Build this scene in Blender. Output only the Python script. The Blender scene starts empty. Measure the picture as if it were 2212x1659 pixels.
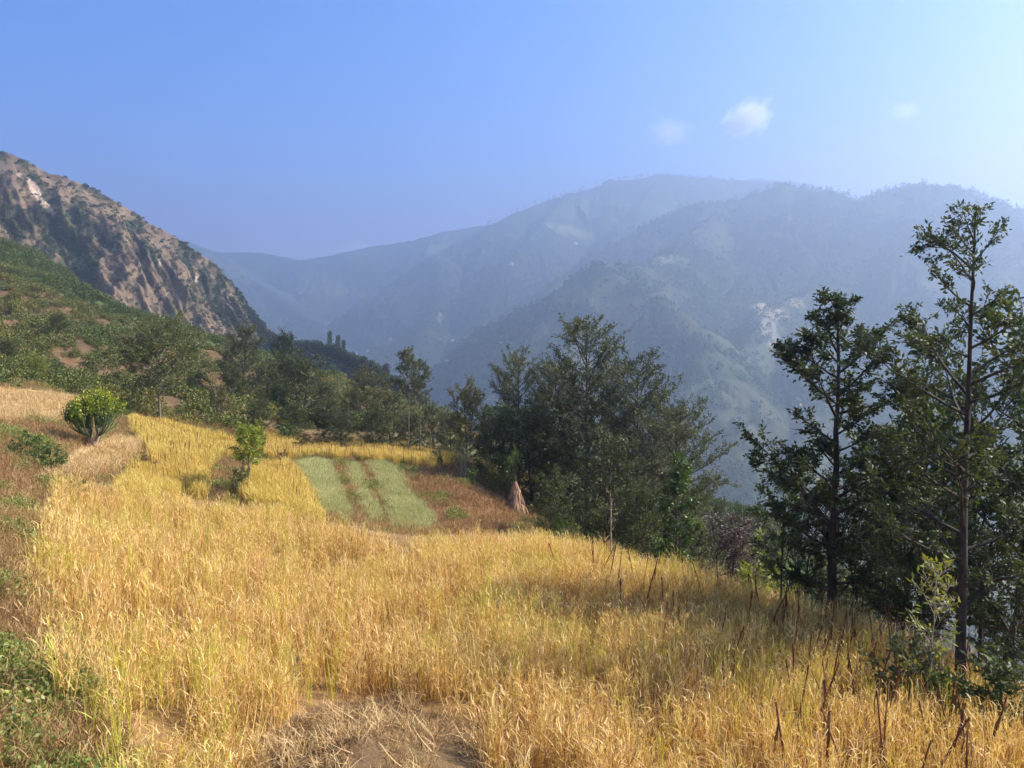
import bpy, math, random
import numpy as np
rad = math.radians
S = bpy.context.scene
COL = S.collection
RNG = np.random.default_rng(7)

# ------------------------------------------------------------------ camera, sky, sun, exposure
PITCH = rad(4.604)
cam_d = bpy.data.cameras.new("camera"); cam = bpy.data.objects.new("camera", cam_d); COL.objects.link(cam)
cam.location = (0, 0, 0); cam.rotation_euler = (rad(90) - PITCH, 0, 0)
cam_d.sensor_width = 36; cam_d.lens = 28.0; cam_d.clip_start = 0.1; cam_d.clip_end = 20000
S.camera = cam

SUN_AZ, SUN_EL = rad(85), rad(40)        # azimuth clockwise from the view direction (+Y)
SKY_CURVE = ((3.2, .12), (1.15, .52), (0.9, 1.08))
world = bpy.data.worlds.new("World"); S.world = world; world.use_nodes = True
nt = world.node_tree; bg = nt.nodes["Background"]
sky = nt.nodes.new("ShaderNodeTexSky"); sky.sky_type = 'NISHITA'; sky.sun_disc = False
sky.sun_elevation = SUN_EL; sky.sun_rotation = SUN_AZ
sky.altitude = 1500; sky.air_density = 1.0; sky.dust_density = 1.6; sky.ozone_density = 4.0
# clear mountain air, dusty towards the sun: each colour of the sky gets its own contrast
sep = nt.nodes.new("ShaderNodeSeparateColor"); cmb = nt.nodes.new("ShaderNodeCombineColor"); nt.links.new(sky.outputs[0], sep.inputs[0])
for i_, (pw, mul) in enumerate(SKY_CURVE):
    a_ = nt.nodes.new("ShaderNodeMath"); a_.operation = 'POWER'; a_.inputs[1].default_value = pw; nt.links.new(sep.outputs[i_], a_.inputs[0])
    b_ = nt.nodes.new("ShaderNodeMath"); b_.operation = 'MULTIPLY'; b_.inputs[1].default_value = mul; nt.links.new(a_.outputs[0], b_.inputs[0]); nt.links.new(b_.outputs[0], cmb.inputs[i_])
mn = nt.nodes.new("ShaderNodeMath"); mn.operation = 'MINIMUM'; r_in, g_in = cmb.inputs[0].links[0].from_socket, cmb.inputs[1].links[0].from_socket
nt.links.new(r_in, mn.inputs[0]); nt.links.new(g_in, mn.inputs[1]); nt.links.new(mn.outputs[0], cmb.inputs[0])      # never redder than white
nt.links.new(cmb.outputs[0], bg.inputs[0]); bg.inputs[1].default_value = 0.1
sun_d = bpy.data.lights.new("sun", 'SUN'); sun_d.energy = 5.0; sun_d.angle = rad(0.5); sun_d.color = (1, .92, .80)
sun = bpy.data.objects.new("sun", sun_d); COL.objects.link(sun)
sun.rotation_euler = (rad(90) - SUN_EL, 0, -SUN_AZ + math.pi)   # lamp looks down -Z
S.view_settings.view_transform = 'Standard'; S.view_settings.look = 'None'
S.view_settings.gamma = 1; S.view_settings.use_curve_mapping = False
S.view_settings.exposure = 1.5
cy = S.cycles
cy.volume_bounces = 2; cy.max_bounces = 6; cy.diffuse_bounces = 3; cy.glossy_bounces = 2
cy.transmission_bounces = 3; cy.transparent_max_bounces = 6; cy.sample_clamp_indirect = 6
cy.use_denoising = True
HAZE_DENSITY = 0.00064; HAZE_COL = (0.575, 0.695, 0.86); HAZE_G = 0.70

# ------------------------------------------------------------------ helpers
F, CX, CY = 1720.0, 1106.0, 829.5
cp, sp = math.cos(PITCH), math.sin(PITCH)
def P(px, py, y):
    a = (px - CX) / F; b = (CY - py) / F
    vy = cp + b * sp; vz = -sp + b * cp
    k = y / vy
    return np.array([a * k, y, vz * k])
def proj(X, Y, Z):
    d = Y * cp - Z * sp; d = np.where(d < .01, .01, d); u = Y * sp + Z * cp
    return CX + F * X / d, CY - F * u / d
def hsh(ix, iy, seed):
    n = (ix.astype(np.int64) * 374761393 + iy.astype(np.int64) * 668265263 + seed * 1442695041) & 0xffffffff
    n = ((n ^ (n >> 13)) * 1274126177) & 0xffffffff
    n = ((n ^ (n >> 16)) * 2246822519) & 0xffffffff
    return ((n ^ (n >> 15)) & 0xffffff) / float(0xffffff)
def vn(x, y, seed=0):
    x = np.asarray(x, float); y = np.asarray(y, float)
    xi = np.floor(x); yi = np.floor(y); fx = x - xi; fy = y - yi
    fx = fx**3*(fx*(fx*6-15)+10); fy = fy**3*(fy*(fy*6-15)+10)
    a = hsh(xi, yi, seed); b = hsh(xi+1, yi, seed); c = hsh(xi, yi+1, seed); d = hsh(xi+1, yi+1, seed)
    return (a*(1-fx)+b*fx)*(1-fy) + (c*(1-fx)+d*fx)*fy
def fbm(x, y, oct=5, seed=0, gain=.5):
    s = 0; a = 1; t = 0
    for i in range(oct):
        s = s + a*vn(x, y, seed+i*17); t += a; a *= gain
        x, y = x*1.93*.8 - y*1.93*.6, x*1.93*.6 + y*1.93*.8
    return s/t
def ridged(x, y, oct=5, seed=0, gain=.5):
    s = 0; a = 1; t = 0
    for i in range(oct):
        s = s + a*(1-np.abs(2*vn(x, y, seed+i*31)-1)); t += a; a *= gain
        x, y = x*1.97*.8 - y*1.97*.6, x*1.97*.6 + y*1.97*.8
    return s/t
def sstep(a, b, x):
    t = np.clip((x-a)/(b-a), 0, 1); return t*t*(3-2*t)
def inpoly(px, py, poly):
    r = np.zeros(np.shape(px), bool); n = len(poly)
    for i in range(n):
        x1, y1 = poly[i]; x2, y2 = poly[(i+1) % n]
        c = ((y1 > py) != (y2 > py))
        with np.errstate(divide='ignore', invalid='ignore'):
            xi = (x2-x1)*(py-y1)/((y2-y1) if y2 != y1 else 1e-9)+x1
        r ^= c & (px < xi)
    return r
def mesh(name, V, faces, smooth=False, attrs=None, mats=()):
    """faces: (n,k) int array of tris or quads"""
    me = bpy.data.meshes.new(name); V = np.asarray(V, np.float32); faces = np.asarray(faces, np.int32)
    n, k = faces.shape
    me.vertices.add(len(V)); me.vertices.foreach_set("co", V.ravel())
    me.loops.add(n*k); me.loops.foreach_set("vertex_index", faces.ravel())
    me.polygons.add(n); me.polygons.foreach_set("loop_start", np.arange(n, dtype=np.int32)*k)
    me.polygons.foreach_set("loop_total", np.full(n, k, np.int32))
    if smooth: me.polygons.foreach_set("use_smooth", np.ones(n, bool))
    for an, (typ, dat) in (attrs or {}).items():
        at = me.attributes.new(an, typ, 'POINT'); dat = np.asarray(dat, np.float32)
        if typ == 'FLOAT_COLOR':
            dat = np.concatenate([dat, np.ones((len(dat), 1), np.float32)], 1) if dat.shape[1] == 3 else dat
            at.data.foreach_set("color", dat.ravel())
        elif typ == 'FLOAT_VECTOR': at.data.foreach_set("vector", dat.ravel())
        else: at.data.foreach_set("value", dat.ravel())
    for m in mats: me.materials.append(m)
    me.update(calc_edges=True)
    return me
def link(name, data, parent=None, **kw):
    o = bpy.data.objects.new(name, data); COL.objects.link(o)
    if parent is not None: o.parent = parent
    for k, v in kw.items(): o[k] = v
    return o
def thing(name, label, cat, loc=(0, 0, 0), group=None, rz=0, s=1):
    o = bpy.data.objects.new(name, None); COL.objects.link(o); o.empty_display_size = .2
    o.location = loc; o.rotation_euler = (0, 0, rz); o.scale = (s, s, s)
    o['label'] = label; o['category'] = cat
    if group: o['group'] = group
    return o
def grid_faces(na, nr, wrap=False):
    i = np.arange(nr-1)[:, None]; j = np.arange(na-1)[None, :]
    a = (i*na+j); return np.stack([a, a+1, a+na+1, a+na], -1).reshape(-1, 4)

# ------------------------------------------------------------------ material helpers
def newmat(name):
    m = bpy.data.materials.new(name); m.use_nodes = True; t = m.node_tree
    for n in list(t.nodes): t.nodes.remove(n)
    out = t.nodes.new("ShaderNodeOutputMaterial")
    def N(ty, **kw):
        n = t.nodes.new(ty)
        for k, v in kw.items():
            if k in ('i',):
                for kk, vv in v.items(): n.inputs[kk].default_value = vv
            else: setattr(n, k, v)
        return n
    return m, t, out, N, t.links.new
def ramp(N, stops):
    r = N("ShaderNodeValToRGB"); e = r.color_ramp.elements
    while len(e) > 1: e.remove(e[0])
    e[0].position = stops[0][0]; e[0].color = (*stops[0][1], 1)
    for p_, c in stops[1:]:
        x = e.new(p_); x.color = (*c, 1)
    return r
def leaf_mat(name, stops, rough=.42, trans=.3, spec=.5, attr='lc', inst=False, tcol=1.5):
    m, t, out, N, L = newmat(name)
    a = N("ShaderNodeAttribute", attribute_name=attr)
    r = ramp(N, stops)
    fac = a.outputs['Fac']
    if inst:
        b = N("ShaderNodeAttribute", attribute_name='tint', attribute_type='INSTANCER')
        m1 = N("ShaderNodeMath", operation='MULTIPLY'); m1.inputs[1].default_value = .68; L(fac, m1.inputs[0])
        m2 = N("ShaderNodeMath", operation='MULTIPLY_ADD'); m2.inputs[1].default_value = .32
        L(b.outputs['Fac'], m2.inputs[0]); L(m1.outputs[0], m2.inputs[2]); fac = m2.outputs[0]
    else:
        oi = N("ShaderNodeObjectInfo"); m1 = N("ShaderNodeMath", operation='MULTIPLY_ADD')
        m1.inputs[1].default_value = .25; L(oi.outputs['Random'], m1.inputs[0]); 
        m2 = N("ShaderNodeMath", operation='MULTIPLY'); m2.inputs[1].default_value = .75; L(fac, m2.inputs[0]); L(m2.outputs[0], m1.inputs[2]); fac = m1.outputs[0]
    L(fac, r.inputs[0])
    p = N("ShaderNodeBsdfPrincipled"); p.inputs['Roughness'].default_value = rough
    p.inputs['Specular IOR Level'].default_value = spec; L(r.outputs[0], p.inputs['Base Color'])
    if trans > 0:
        tr = N("ShaderNodeBsdfTranslucent"); g = N("ShaderNodeMix", data_type='RGBA', blend_type='MULTIPLY')
        g.inputs[0].default_value = 1; g.inputs[7].default_value = (tcol*1.05, tcol, tcol*.55, 1); L(r.outputs[0], g.inputs[6])
        L(g.outputs[2], tr.inputs[0])
        mx = N("ShaderNodeMixShader"); mx.inputs[0].default_value = trans
        L(p.outputs[0], mx.inputs[1]); L(tr.outputs[0], mx.inputs[2]); L(mx.outputs[0], out.inputs[0])
    else: L(p.outputs[0], out.inputs[0])
    return m
def bark_mat(name, c1, c2, scale=9, stretch=.25):
    m, t, out, N, L = newmat(name)
    tc = N("ShaderNodeTexCoord"); mp = N("ShaderNodeMapping"); mp.inputs['Scale'].default_value = (scale, scale, scale*stretch)
    n = N("ShaderNodeTexNoise"); n.inputs['Scale'].default_value = 1.5; n.inputs['Detail'].default_value = 6
    L(tc.outputs['Object'], mp.inputs[0]); L(mp.outputs[0], n.inputs[0])
    r = ramp(N, [(.35, c1), (.65, c2)]); L(n.outputs[0], r.inputs[0])
    p = N("ShaderNodeBsdfPrincipled"); p.inputs['Roughness'].default_value = .85; p.inputs['Specular IOR Level'].default_value = .2
    L(r.outputs[0], p.inputs['Base Color'])
    b = N("ShaderNodeBump"); b.inputs['Strength'].default_value = .6; b.inputs['Distance'].default_value = .02
    L(n.outputs[0], b.inputs['Height']); L(b.outputs[0], p.inputs['Normal']); L(p.outputs[0], out.inputs[0])
    return m
def earth_mat(name, fine, big, bump_d, amt=.55, rough=.95):
    """base colour from vertex attribute 'col', broken up by two noises"""
    m, t, out, N, L = newmat(name)
    a = N("ShaderNodeAttribute", attribute_name='col')
    g = N("ShaderNodeNewGeometry")
    n1 = N("ShaderNodeTexNoise"); n1.inputs['Scale'].default_value = fine; n1.inputs['Detail'].default_value = 8; n1.inputs['Roughness'].default_value = .7
    n2 = N("ShaderNodeTexNoise"); n2.inputs['Scale'].default_value = big; n2.inputs['Detail'].default_value = 5
    L(g.outputs['Position'], n1.inputs[0]); L(g.outputs['Position'], n2.inputs[0])
    ad = N("ShaderNodeMath", operation='ADD'); L(n1.outputs[0], ad.inputs[0]); L(n2.outputs[0], ad.inputs[1])
    mr = N("ShaderNodeMapRange"); mr.inputs['From Min'].default_value = .65; mr.inputs['From Max'].default_value = 1.35
    mr.inputs['To Min'].default_value = 1-amt; mr.inputs['To Max'].default_value = 1+amt; L(ad.outputs[0], mr.inputs[0])
    v = N("ShaderNodeVectorMath", operation='SCALE'); L(a.outputs['Color'], v.inputs[0]); L(mr.outputs[0], v.inputs['Scale'])
    p = N("ShaderNodeBsdfPrincipled"); p.inputs['Roughness'].default_value = rough; p.inputs['Specular IOR Level'].default_value = .1
    L(v.outputs[0], p.inputs['Base Color'])
    b = N("ShaderNodeBump"); b.inputs['Strength'].default_value = .8; b.inputs['Distance'].default_value = bump_d
    L(n1.outputs[0], b.inputs['Height']); L(b.outputs[0], p.inputs['Normal']); L(p.outputs[0], out.inputs[0])
    return m

# ------------------------------------------------------------------ ground surface from estimated survey points
CPTS = []
def c(px, py, y, dz=0):
    q = P(px, py, y); CPTS.append((q[0], q[1], q[2]-dz))
for a in [(-900,1500,9,0),(0,1659,8,0),(0,1500,10,0),(0,1300,13,0),(0,1130,18,0),(0,1000,30,0),(0,900,42,0),(0,840,55,.2),
          (-500,900,30,0),(-500,750,55,0),(-400,640,120,0),
          (120,1500,9.7,.1),(330,1600,9.0,.6),(780,1600,9.8,0),(560,1500,10.6,.7),(1106,1659,9.3,.85),(1400,1659,9.2,.85),(1700,1659,9.1,.85),(2212,1659,9.6,.85),
          (200,1350,13.5,.5),(600,1350,14.5,.85),(1106,1350,15.5,.85),(1600,1400,14.3,.85),(2000,1480,12.6,.85),
          (150,1150,22,.5),(500,1200,21,.85),(800,1200,22,.85),(1106,1230,20.3,.85),(1500,1300,18,.85),
          (200,1035,30,.6),(430,1085,28,.8),(600,1100,27.5,.8),(700,1130,26.5,.8),(900,1160,25.5,.8),(1100,1155,26,.8),(1300,1178,25,.8),(1500,1228,22.5,.8),(1700,1283,20,.8),(1900,1343,17.5,.8),(2100,1430,14.5,.8),(2212,1490,13.2,.8),(2500,1650,10.5,.8),
          (400,1040,36,.8),(300,903,62,.8),(480,945,60,.8),(440,980,48,.8),(535,1047,38,0),(520,1000,45,0),(600,1040,37,.8),(620,1000,44,.6),
          (700,1110,36,.2),(900,1135,36,.2),(670,998,50,.2),(840,998,51,.2),(800,1060,42.5,.2),(930,1100,39.5,.1),(1000,1050,45,0),(1115,1105,44,0),(1060,1130,38,0),
          (700,960,58,.6),(900,983,57,.6),(1000,1000,56,0),(570,945,62,.6),
          (190,960,40,0),(220,980,38,.6),(150,870,55,.2),(345,905,64,0),(100,845,57,.2),(100,960,36,0),(250,900,55,0),
          # hillside beyond
          (100,820,75,0),(250,820,80,0),(0,700,100,0),(180,728,112,0),(260,728,112,0),(200,750,96,0),(100,620,140,0),(0,600,140,0),(-300,500,170,0),
          (0,530,185,0),(100,565,190,0),(180,622,185,0),(250,668,178,0),(320,700,170,0),(420,740,160,0),(500,790,115,0),(540,812,105,0),(560,850,95,0),
          (620,780,160,0),(700,820,140,0),(720,858,115,0),(740,880,100,0),(450,860,85,0),(600,900,80,0),(780,930,75,0),(900,900,110,0),(1000,930,95,0),
          (0,560,230,30),(200,650,240,30),(500,800,230,20),(800,860,200,6)]:
    c(*a)
# the rim of the terrace on the valley side, and the slope falling away from it
rim = [(1000,1010,55,.05),(1110,1105,44,.1),(1200,1140,36,.18),(1300,1180,27,.28),(1500,1232,24,.5),(1700,1285,21,.75),(1900,1345,18.3,.95),(2100,1432,15.3,1.05),(2300,1530,13.6,1.1),(2600,1700,11.5,1.1)]
for px, py, y, st in rim:
    q = P(px, py, y); q[2] -= .9
    n = np.array([.62, .78]) if px < 1250 else np.array([.5, .866]) if px < 1700 else np.array([.72, .69])
    for off in (5, 13, 30, 70, 150, 300):
        k = min(.38 + st*.62, 1.0) if off < 60 else .62
        dz = (.26+.5*min(st, 1))*off if off <= 70 else (.26+.5*min(st, 1))*70 + (off-70)*.55
        CPTS.append((q[0]+n[0]*off, q[1]+n[1]*off, q[2]-dz))
for x, y, z in [(-20,-5,-4.0),(0,-5,-5.6),(20,-5,-7.5),(0,2,-5.9),(8,2,-6.3),(-8,3,-4.2),(-20,5,-2.5),(-60,0,12),(-40,-60,14),(0,-60,4),(30,-40,-12),(60,-20,-38),(40,10,-24),(-120,60,28),(-200,120,60),(-200,-100,60),(0,-200,20),(150,-100,-100),(120,60,-85),(60,100,-58),(-120,-300,60),(200,-300,-140),(320,0,-220),(300,200,-215),(200,330,-200),(60,380,-170),(-60,330,-70),(-250,330,40),(-400,200,120),(-400,-100,130)]:
    CPTS.append((x, y, z))
CP = np.array(CPTS)
_D = np.linalg.norm(CP[:, None, :2]-CP[None, :, :2], axis=2)
_n = len(CP); _A = np.zeros((_n+3, _n+3)); _A[:_n, :_n] = -_D + np.eye(_n)*(-0.25)
_A[:_n, _n] = 1; _A[:_n, _n+1:] = CP[:, :2]; _A[_n, :_n] = 1; _A[_n+1:, :_n] = CP[:, :2].T
_w = np.linalg.solve(_A, np.concatenate([CP[:, 2], np.zeros(3)]))
def gz0(x, y):
    x = np.asarray(x, float); y = np.asarray(y, float); sh = x.shape; x = x.ravel(); y = y.ravel(); out = np.empty(len(x))
    for s in range(0, len(x), 20000):
        xs, ys = x[s:s+20000], y[s:s+20000]
        d = np.hypot(xs[:, None]-CP[None, :, 0], ys[:, None]-CP[None, :, 1])
        out[s:s+20000] = -d @ _w[:_n] + _w[_n] + _w[_n+1]*xs + _w[_n+2]*ys
    return out.reshape(sh)
def gz(x, y):
    x = np.asarray(x, float); y = np.asarray(y, float); z = gz0(x, y); r = np.hypot(x, y)
    z = z + (fbm(x*.8, y*.8, 4, 3)-.5)*.25 + (fbm(x*.12, y*.12, 4, 5)-.5)*np.clip((r-50)/40, 0, 1)*5
    # hillside terraces: benches cut in the slope on the left beyond the fields
    w = sstep(72, 85, y)*sstep(30, 10, x)*sstep(175, 150, r)*.75
    st = 2.3; k = z/st; fk = k-np.floor(k); zt = (np.floor(k)+sstep(.35, .95, fk))*st
    return z*(1-w)+zt*w

R_FIELD = [(130,1035),(260,1050),(420,1075),(520,1088),(600,1085),(690,1122),(760,1138),(850,1152),(930,1158),(1100,1152),(1290,1177),(1500,1228),(1700,1283),(1900,1346),(2050,1410),(2212,1490),(2500,1640),(3300,2400),(2500,3200),(200,3200),(330,1900),(262,1640),(205,1560),(120,1400),(60,1250),(70,1120)]
R_CUT = [(620,1560),(690,1520),(800,1512),(900,1525),(960,1550),(1020,1590),(1060,1700),(1100,2200),(400,2200),(520,1720),(560,1620)]
R_GREEN = [[(643,1004),(665,994),(710,1001),(724,1028),(736,1068),(757,1108),(748,1126),(710,1106),(688,1085),(663,1032)],
           [(754,1006),(771,1004),(779,1028),(795,1066),(820,1108),(828,1130),(806,1130),(785,1096),(770,1054),(757,1028)],
           [(792,1001),(833,996),(867,1020),(875,1054),(909,1090),(937,1118),(931,1142),(852,1140),(842,1102),(824,1062),(814,1030)]]
R_YEL = [[(285,903),(350,912),(480,942),(560,965),(520,985),(470,985),(445,1010),(440,1062),(250,1068),(300,1000),(330,975),(290,930)],
         [(520,1070),(550,1012),(620,1002),(648,1030),(672,1070),(690,1118),(600,1092)],
         [(572,938),(680,955),(800,966),(920,978),(1000,992),(960,1000),(900,1000),(780,985),(650,982),(572,985)]]
R_PALE = [[(90,1025),(160,985),(250,945),(290,945),(300,968),(262,995),(200,1020)],
          [(-600,790),(0,838),(100,845),(170,858),(165,885),(120,905),(60,895),(-600,980)]]
R_BROWN = [(885,1003),(960,990),(1040,1010),(1110,1075),(1120,1120),(1080,1165),(950,1150),(935,1110),(885,1045)]
def regions(px, py):
    jx = (vn(px*.09, py*.09, 901)-.5)*9+(vn(px*.3, py*.3, 903)-.5)*6; jy = (vn(px*.07, py*.07, 902)-.5)*7
    px = px+jx; py = py+jy
    f = inpoly(px, py, R_FIELD); cut = inpoly(px, py, R_CUT)
    g = np.zeros(np.shape(px), int)
    for i, r in enumerate(R_GREEN): g[inpoly(px, py, r)] = i+1
    yl = np.zeros(np.shape(px), bool)
    for r in R_YEL: yl |= inpoly(px, py, r)
    pl = np.zeros(np.shape(px), bool)
    for r in R_PALE: pl |= inpoly(px, py, r)
    return f & ~cut, cut, g, yl, pl

# polar sheet round the camera
azf = np.concatenate([np.linspace(-180, -50, 50)[:-1], np.linspace(-50, 45, 620), np.linspace(45, 180, 50)[1:]])
rr = np.concatenate([[0.3, 1, 2, 3, 4], np.geomspace(5, 80, 260), np.geomspace(81, 460, 110)])
AZ, RR = np.meshgrid(np.radians(azf), rr)
gx, gy = np.sin(AZ)*RR, np.cos(AZ)*RR
gzv = gz(gx, gy)
ppx, ppy = proj(gx, gy, gzv)
front = (gy > 3) & (RR < 75)
f_, cut_, g_, y_, pl_ = regions(ppx, ppy)
nz = fbm(gx*.35, gy*.35, 5, 11); nz2 = fbm(gx*.06, gy*.06, 5, 21)
col = np.zeros(gx.shape+(3,))
dry = np.array([.26, .165, .085]); soil = np.array([.17, .10, .06]); red = np.array([.30, .15, .075]); grn = np.array([.055, .08, .025])
col[:] = dry*(.7+.6*nz[..., None])
w = sstep(.5, .62, nz2)[..., None]; col = col*(1-w)+grn*w
far_w = sstep(60, 80, RR)[..., None]
slope = np.abs(np.gradient(gzv, axis=0)/np.gradient(RR, axis=0))
w = (sstep(.42, .6, fbm(gx*.045, gy*.045, 5, 41)))[..., None]*far_w
hill = (grn*.95)*(1-w)+(dry*.42)*w
tw = (sstep(.25, .08, slope)*sstep(70, 90, gy)*sstep(0, -12, gx)*sstep(175, 150, RR))[..., None]
tw = tw*sstep(.38, .5, nz2)[..., None]; hill = hill*(1-tw)+np.array([.19, .105, .05])*tw*(.8+.4*nz[..., None])
col = col*(1-far_w)+hill*far_w
brn_ = inpoly(ppx, ppy, R_BROWN)
for m_, cc in ((brn_, (.21, .105, .055)), (f_, (.22, .13, .05)), (cut_, (.125, .080, .040)), (y_, (.36, .26, .06)), (pl_, (.42, .27, .12)), (g_ > 0, (.16, .17, .07))):
    col[m_ & front] = np.array(cc)*(.8+.4*nz[m_ & front][:, None])
M_ground = earth_mat("ground_earth", 9.0, .5, .05)
gm = mesh("ground", np.stack([gx, gy, gzv], -1).reshape(-1, 3), grid_faces(len(azf), len(rr)), True, {'col': ('FLOAT_COLOR', col.reshape(-1, 3))}, [M_ground])
link("ground", gm, kind='structure')

# ------------------------------------------------------------------ left mountain: a sheet falling from its crest
crest = np.array([P(*a) for a in [(-900,60,330),(-500,190,360),(-250,250,380),(-100,290,392),(0,330,400),(60,350,405),(100,372,408),(170,395,412),(240,430,418),(320,482,424),(395,525,428),(470,580,430),(510,622,428),(540,665,424),(580,712,414),(610,730,402),(650,737,380),(700,743,350),(760,766,305),(830,802,262),(900,852,225),(960,905,190),(1010,960,160)]])
def resample(pl, n):
    d = np.r_[0, np.cumsum(np.linalg.norm(np.diff(pl[:, :2], axis=0), axis=1))]
    s = np.linspace(0, d[-1], n); return np.stack([np.interp(s, d, pl[:, k]) for k in range(3)], 1), s
NS, NT = 760, 240
cr, ss = resample(crest, NS)
tt = np.concatenate([np.linspace(-.35, 0, 30)[:-1], np.linspace(0, 1, NT-29)])
Dv = np.array([.50, -.866])
SS, TT = np.meshgrid(ss, tt)
fall = np.clip((cr[:, 2]+25)/70, .16, 1.0)
hl = 120*np.clip(fall, .35, 1); drop = 118*fall+10
Xm = cr[None, :, 0]+Dv[0]*TT*hl; Ym = cr[None, :, 1]+Dv[1]*TT*hl
Zm = cr[None, :, 2]-np.where(TT > 0, np.abs(TT)**.93*drop, np.abs(TT)*drop*1.4)
warp = (fbm(SS*.02, TT*2.2, 4, 9)-.5)*26
g1 = ridged((SS+warp*1.4)*.034-TT*1.3, TT*.9+SS*.004, 3, 77, .45)
g2 = ridged((SS+warp*1.5)*.075-TT*2.6, TT*4.0, 5, 99, .6)
amp = sstep(0, .25, np.abs(TT))*fall[None, :]
g3 = ridged(SS*.2-TT*7, TT*12, 4, 111, .6)
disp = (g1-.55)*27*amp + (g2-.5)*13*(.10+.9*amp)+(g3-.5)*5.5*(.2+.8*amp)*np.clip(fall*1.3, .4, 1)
cr_n = (fbm(SS*.09, TT*9, 5, 13)-.5)*3.0
Zm = Zm+disp+cr_n; Xm = Xm+disp*.5*Dv[0]; Ym = Ym+disp*.5*Dv[1]
mx_, my_ = proj(Xm, Ym, Zm)
veg = fbm(SS*.05-TT*1.0, TT*2.5, 5, 55)*.55 + fbm(SS*.22, TT*14, 4, 56)*.62 - (g1-.55)*.40 - (g2-.5)*.35
vegw = sstep(.48, .66, veg)
rock = np.array([.185, .130, .080]); rock2 = np.array([.118, .082, .054]); vg = np.array([.050, .055, .028])
rn = fbm(SS*.3, TT*10, 4, 66)[..., None]
mc = rock*(rn)+rock2*(1-rn)
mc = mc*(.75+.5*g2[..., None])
mc = mc*(1-vegw[..., None])+vg*vegw[..., None]
def blob(x, y, ax, ay, ang=0):
    dx, dy = mx_-x, my_-y; ca, sa = math.cos(ang), math.sin(ang)
    u, v = dx*ca+dy*sa, -dx*sa+dy*ca
    return np.exp(-(u/ax)**2-(v/ay)**2)*(1+(fbm(SS*.25, TT*25, 3, 88)-.5)*1.6)
for b in [(42,376,7,9,0),(75,410,10,30,-.5),(100,445,9,34,-.75),(385,515,5,16,-.4),(425,600,4,15,.2),(345,570,3,16,0),(195,678,12,5,.3),(740,775,10,9,.4),(747,792,4,16,-.3)]:
    w = (sstep(.42, .6, blob(*b))*(TT > -.05))[..., None]
    mc = mc*(1-w)+np.array([.40, .29, .21])*w; vegw = vegw*(1-w[..., 0])
w = sstep(640, 690, mx_)[..., None]*sstep(.35, .6, fbm(SS*.1, TT*5, 4, 12))[..., None]*.8
mc = mc*(1-w)+np.array([.075, .07, .04])*w
M_mtn = earth_mat("dry_hillside", .7, .08, 1.6, .6)
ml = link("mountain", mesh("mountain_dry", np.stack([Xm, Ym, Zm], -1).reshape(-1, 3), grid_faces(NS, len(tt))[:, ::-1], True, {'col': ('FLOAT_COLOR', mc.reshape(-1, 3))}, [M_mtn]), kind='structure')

# ------------------------------------------------------------------ far mountains: ridges over a valley
RIDGES = [  # points (px, py, distance), side slope
    ([(-700,430,3000),(-100,520,3300),(380,512,3450),(470,545,3420),(560,545,3400),(650,562,3350),(710,553,3300),(790,535,3250),(890,520,3200),(960,500,3150),(1040,488,3100),(1130,470,3200),(1300,400,3400)], .62),
    ([(1058,488,2700),(1120,457,2720),(1229,418,2780),(1280,408,2820),(1320,388,2850),(1350,390,2860),(1430,378,2880),(1500,382,2900),(1580,388,2900),(1650,392,2850),(1700,402,2800),(1760,418,2800),(1900,450,2800),(2300,470,2600),(2800,480,2400)], .66),
    ([(1760,400,3300),(1640,385,3300),(1500,400,3300)], .7),
    ([(1058,488,2700),(992,520,2690),(943,547,2660),(873,618,2560),(794,668,2450),(737,715,2350),(722,760,2250)], .72),
    ([(1229,418,2780),(1160,500,2450),(1100,570,2200),(1060,660,1950),(1020,740,1700),(1000,800,1550)], .62),
    ([(1430,378,2880),(1370,470,2500),(1310,540,2300),(1250,600,2100),(1200,650,1950)], .62),
    ([(943,547,2500),(965,640,2150),(920,710,1850),(880,765,1650),(850,800,1500)], .62),
    ([(470,545,3420),(540,600,3000),(620,655,2600),(690,710,2300),(730,750,2100)], .5),
    ([(380,512,2900),(430,600,2400),(500,680,2000),(600,730,1700),(680,760,1500)], .5),
    ([(1207,604,1900),(1290,548,1950),(1340,520,2000),(1400,485,2050),(1470,452,2080),(1520,440,2060),(1580,436,2040),(1640,416,2020),(1690,400,2000),(1740,408,1960),(1800,412,1920),(1860,436,1860),(1920,410,1800),(2000,400,1740),(2060,405,1700),(2150,435,1640),(2212,460,1580),(2400,520,1450),(2900,600,1300)], .68),
    ([(1580,436,2040),(1480,520,1680),(1400,572,1420),(1291,574,1260),(1240,612,1265),(1181,646,1275),(1118,672,1290),(1058,704,1300),(979,772,1320),(930,830,1320),(880,900,1290)], .78),
    ([(1291,574,1260),(1380,618,1190),(1463,674,1120),(1515,737,1050),(1500,810,985),(1470,900,915),(1440,980,860)], .74),
    ([(1270,590,1262),(1255,660,1190),(1235,730,1120),(1190,810,1050),(1150,880,980)], .80),
    ([(1690,400,2000),(1660,480,1830),(1640,560,1650),(1600,620,1500),(1590,690,1380)], .60),
    ([(1860,436,1860),(1830,540,1650),(1760,625,1420),(1700,650,1330),(1645,676,1250),(1600,760,1150),(1570,850,1030),(1540,950,920),(1520,1020,850)], .70),
    ([(1700,650,1330),(1740,760,1130),(1760,880,980),(1740,990,880)], .62),
    ([(2000,400,1740),(1975,520,1550),(1930,640,1380),(1900,760,1200),(1870,880,1030),(1840,980,920)], .64),
    ([(2150,435,1640),(2160,560,1400),(2140,700,1200),(2120,850,1000),(2100,980,860)], .64),
    ([(2400,520,1450),(2400,700,1150),(2380,900,900)], .64),
]
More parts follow.
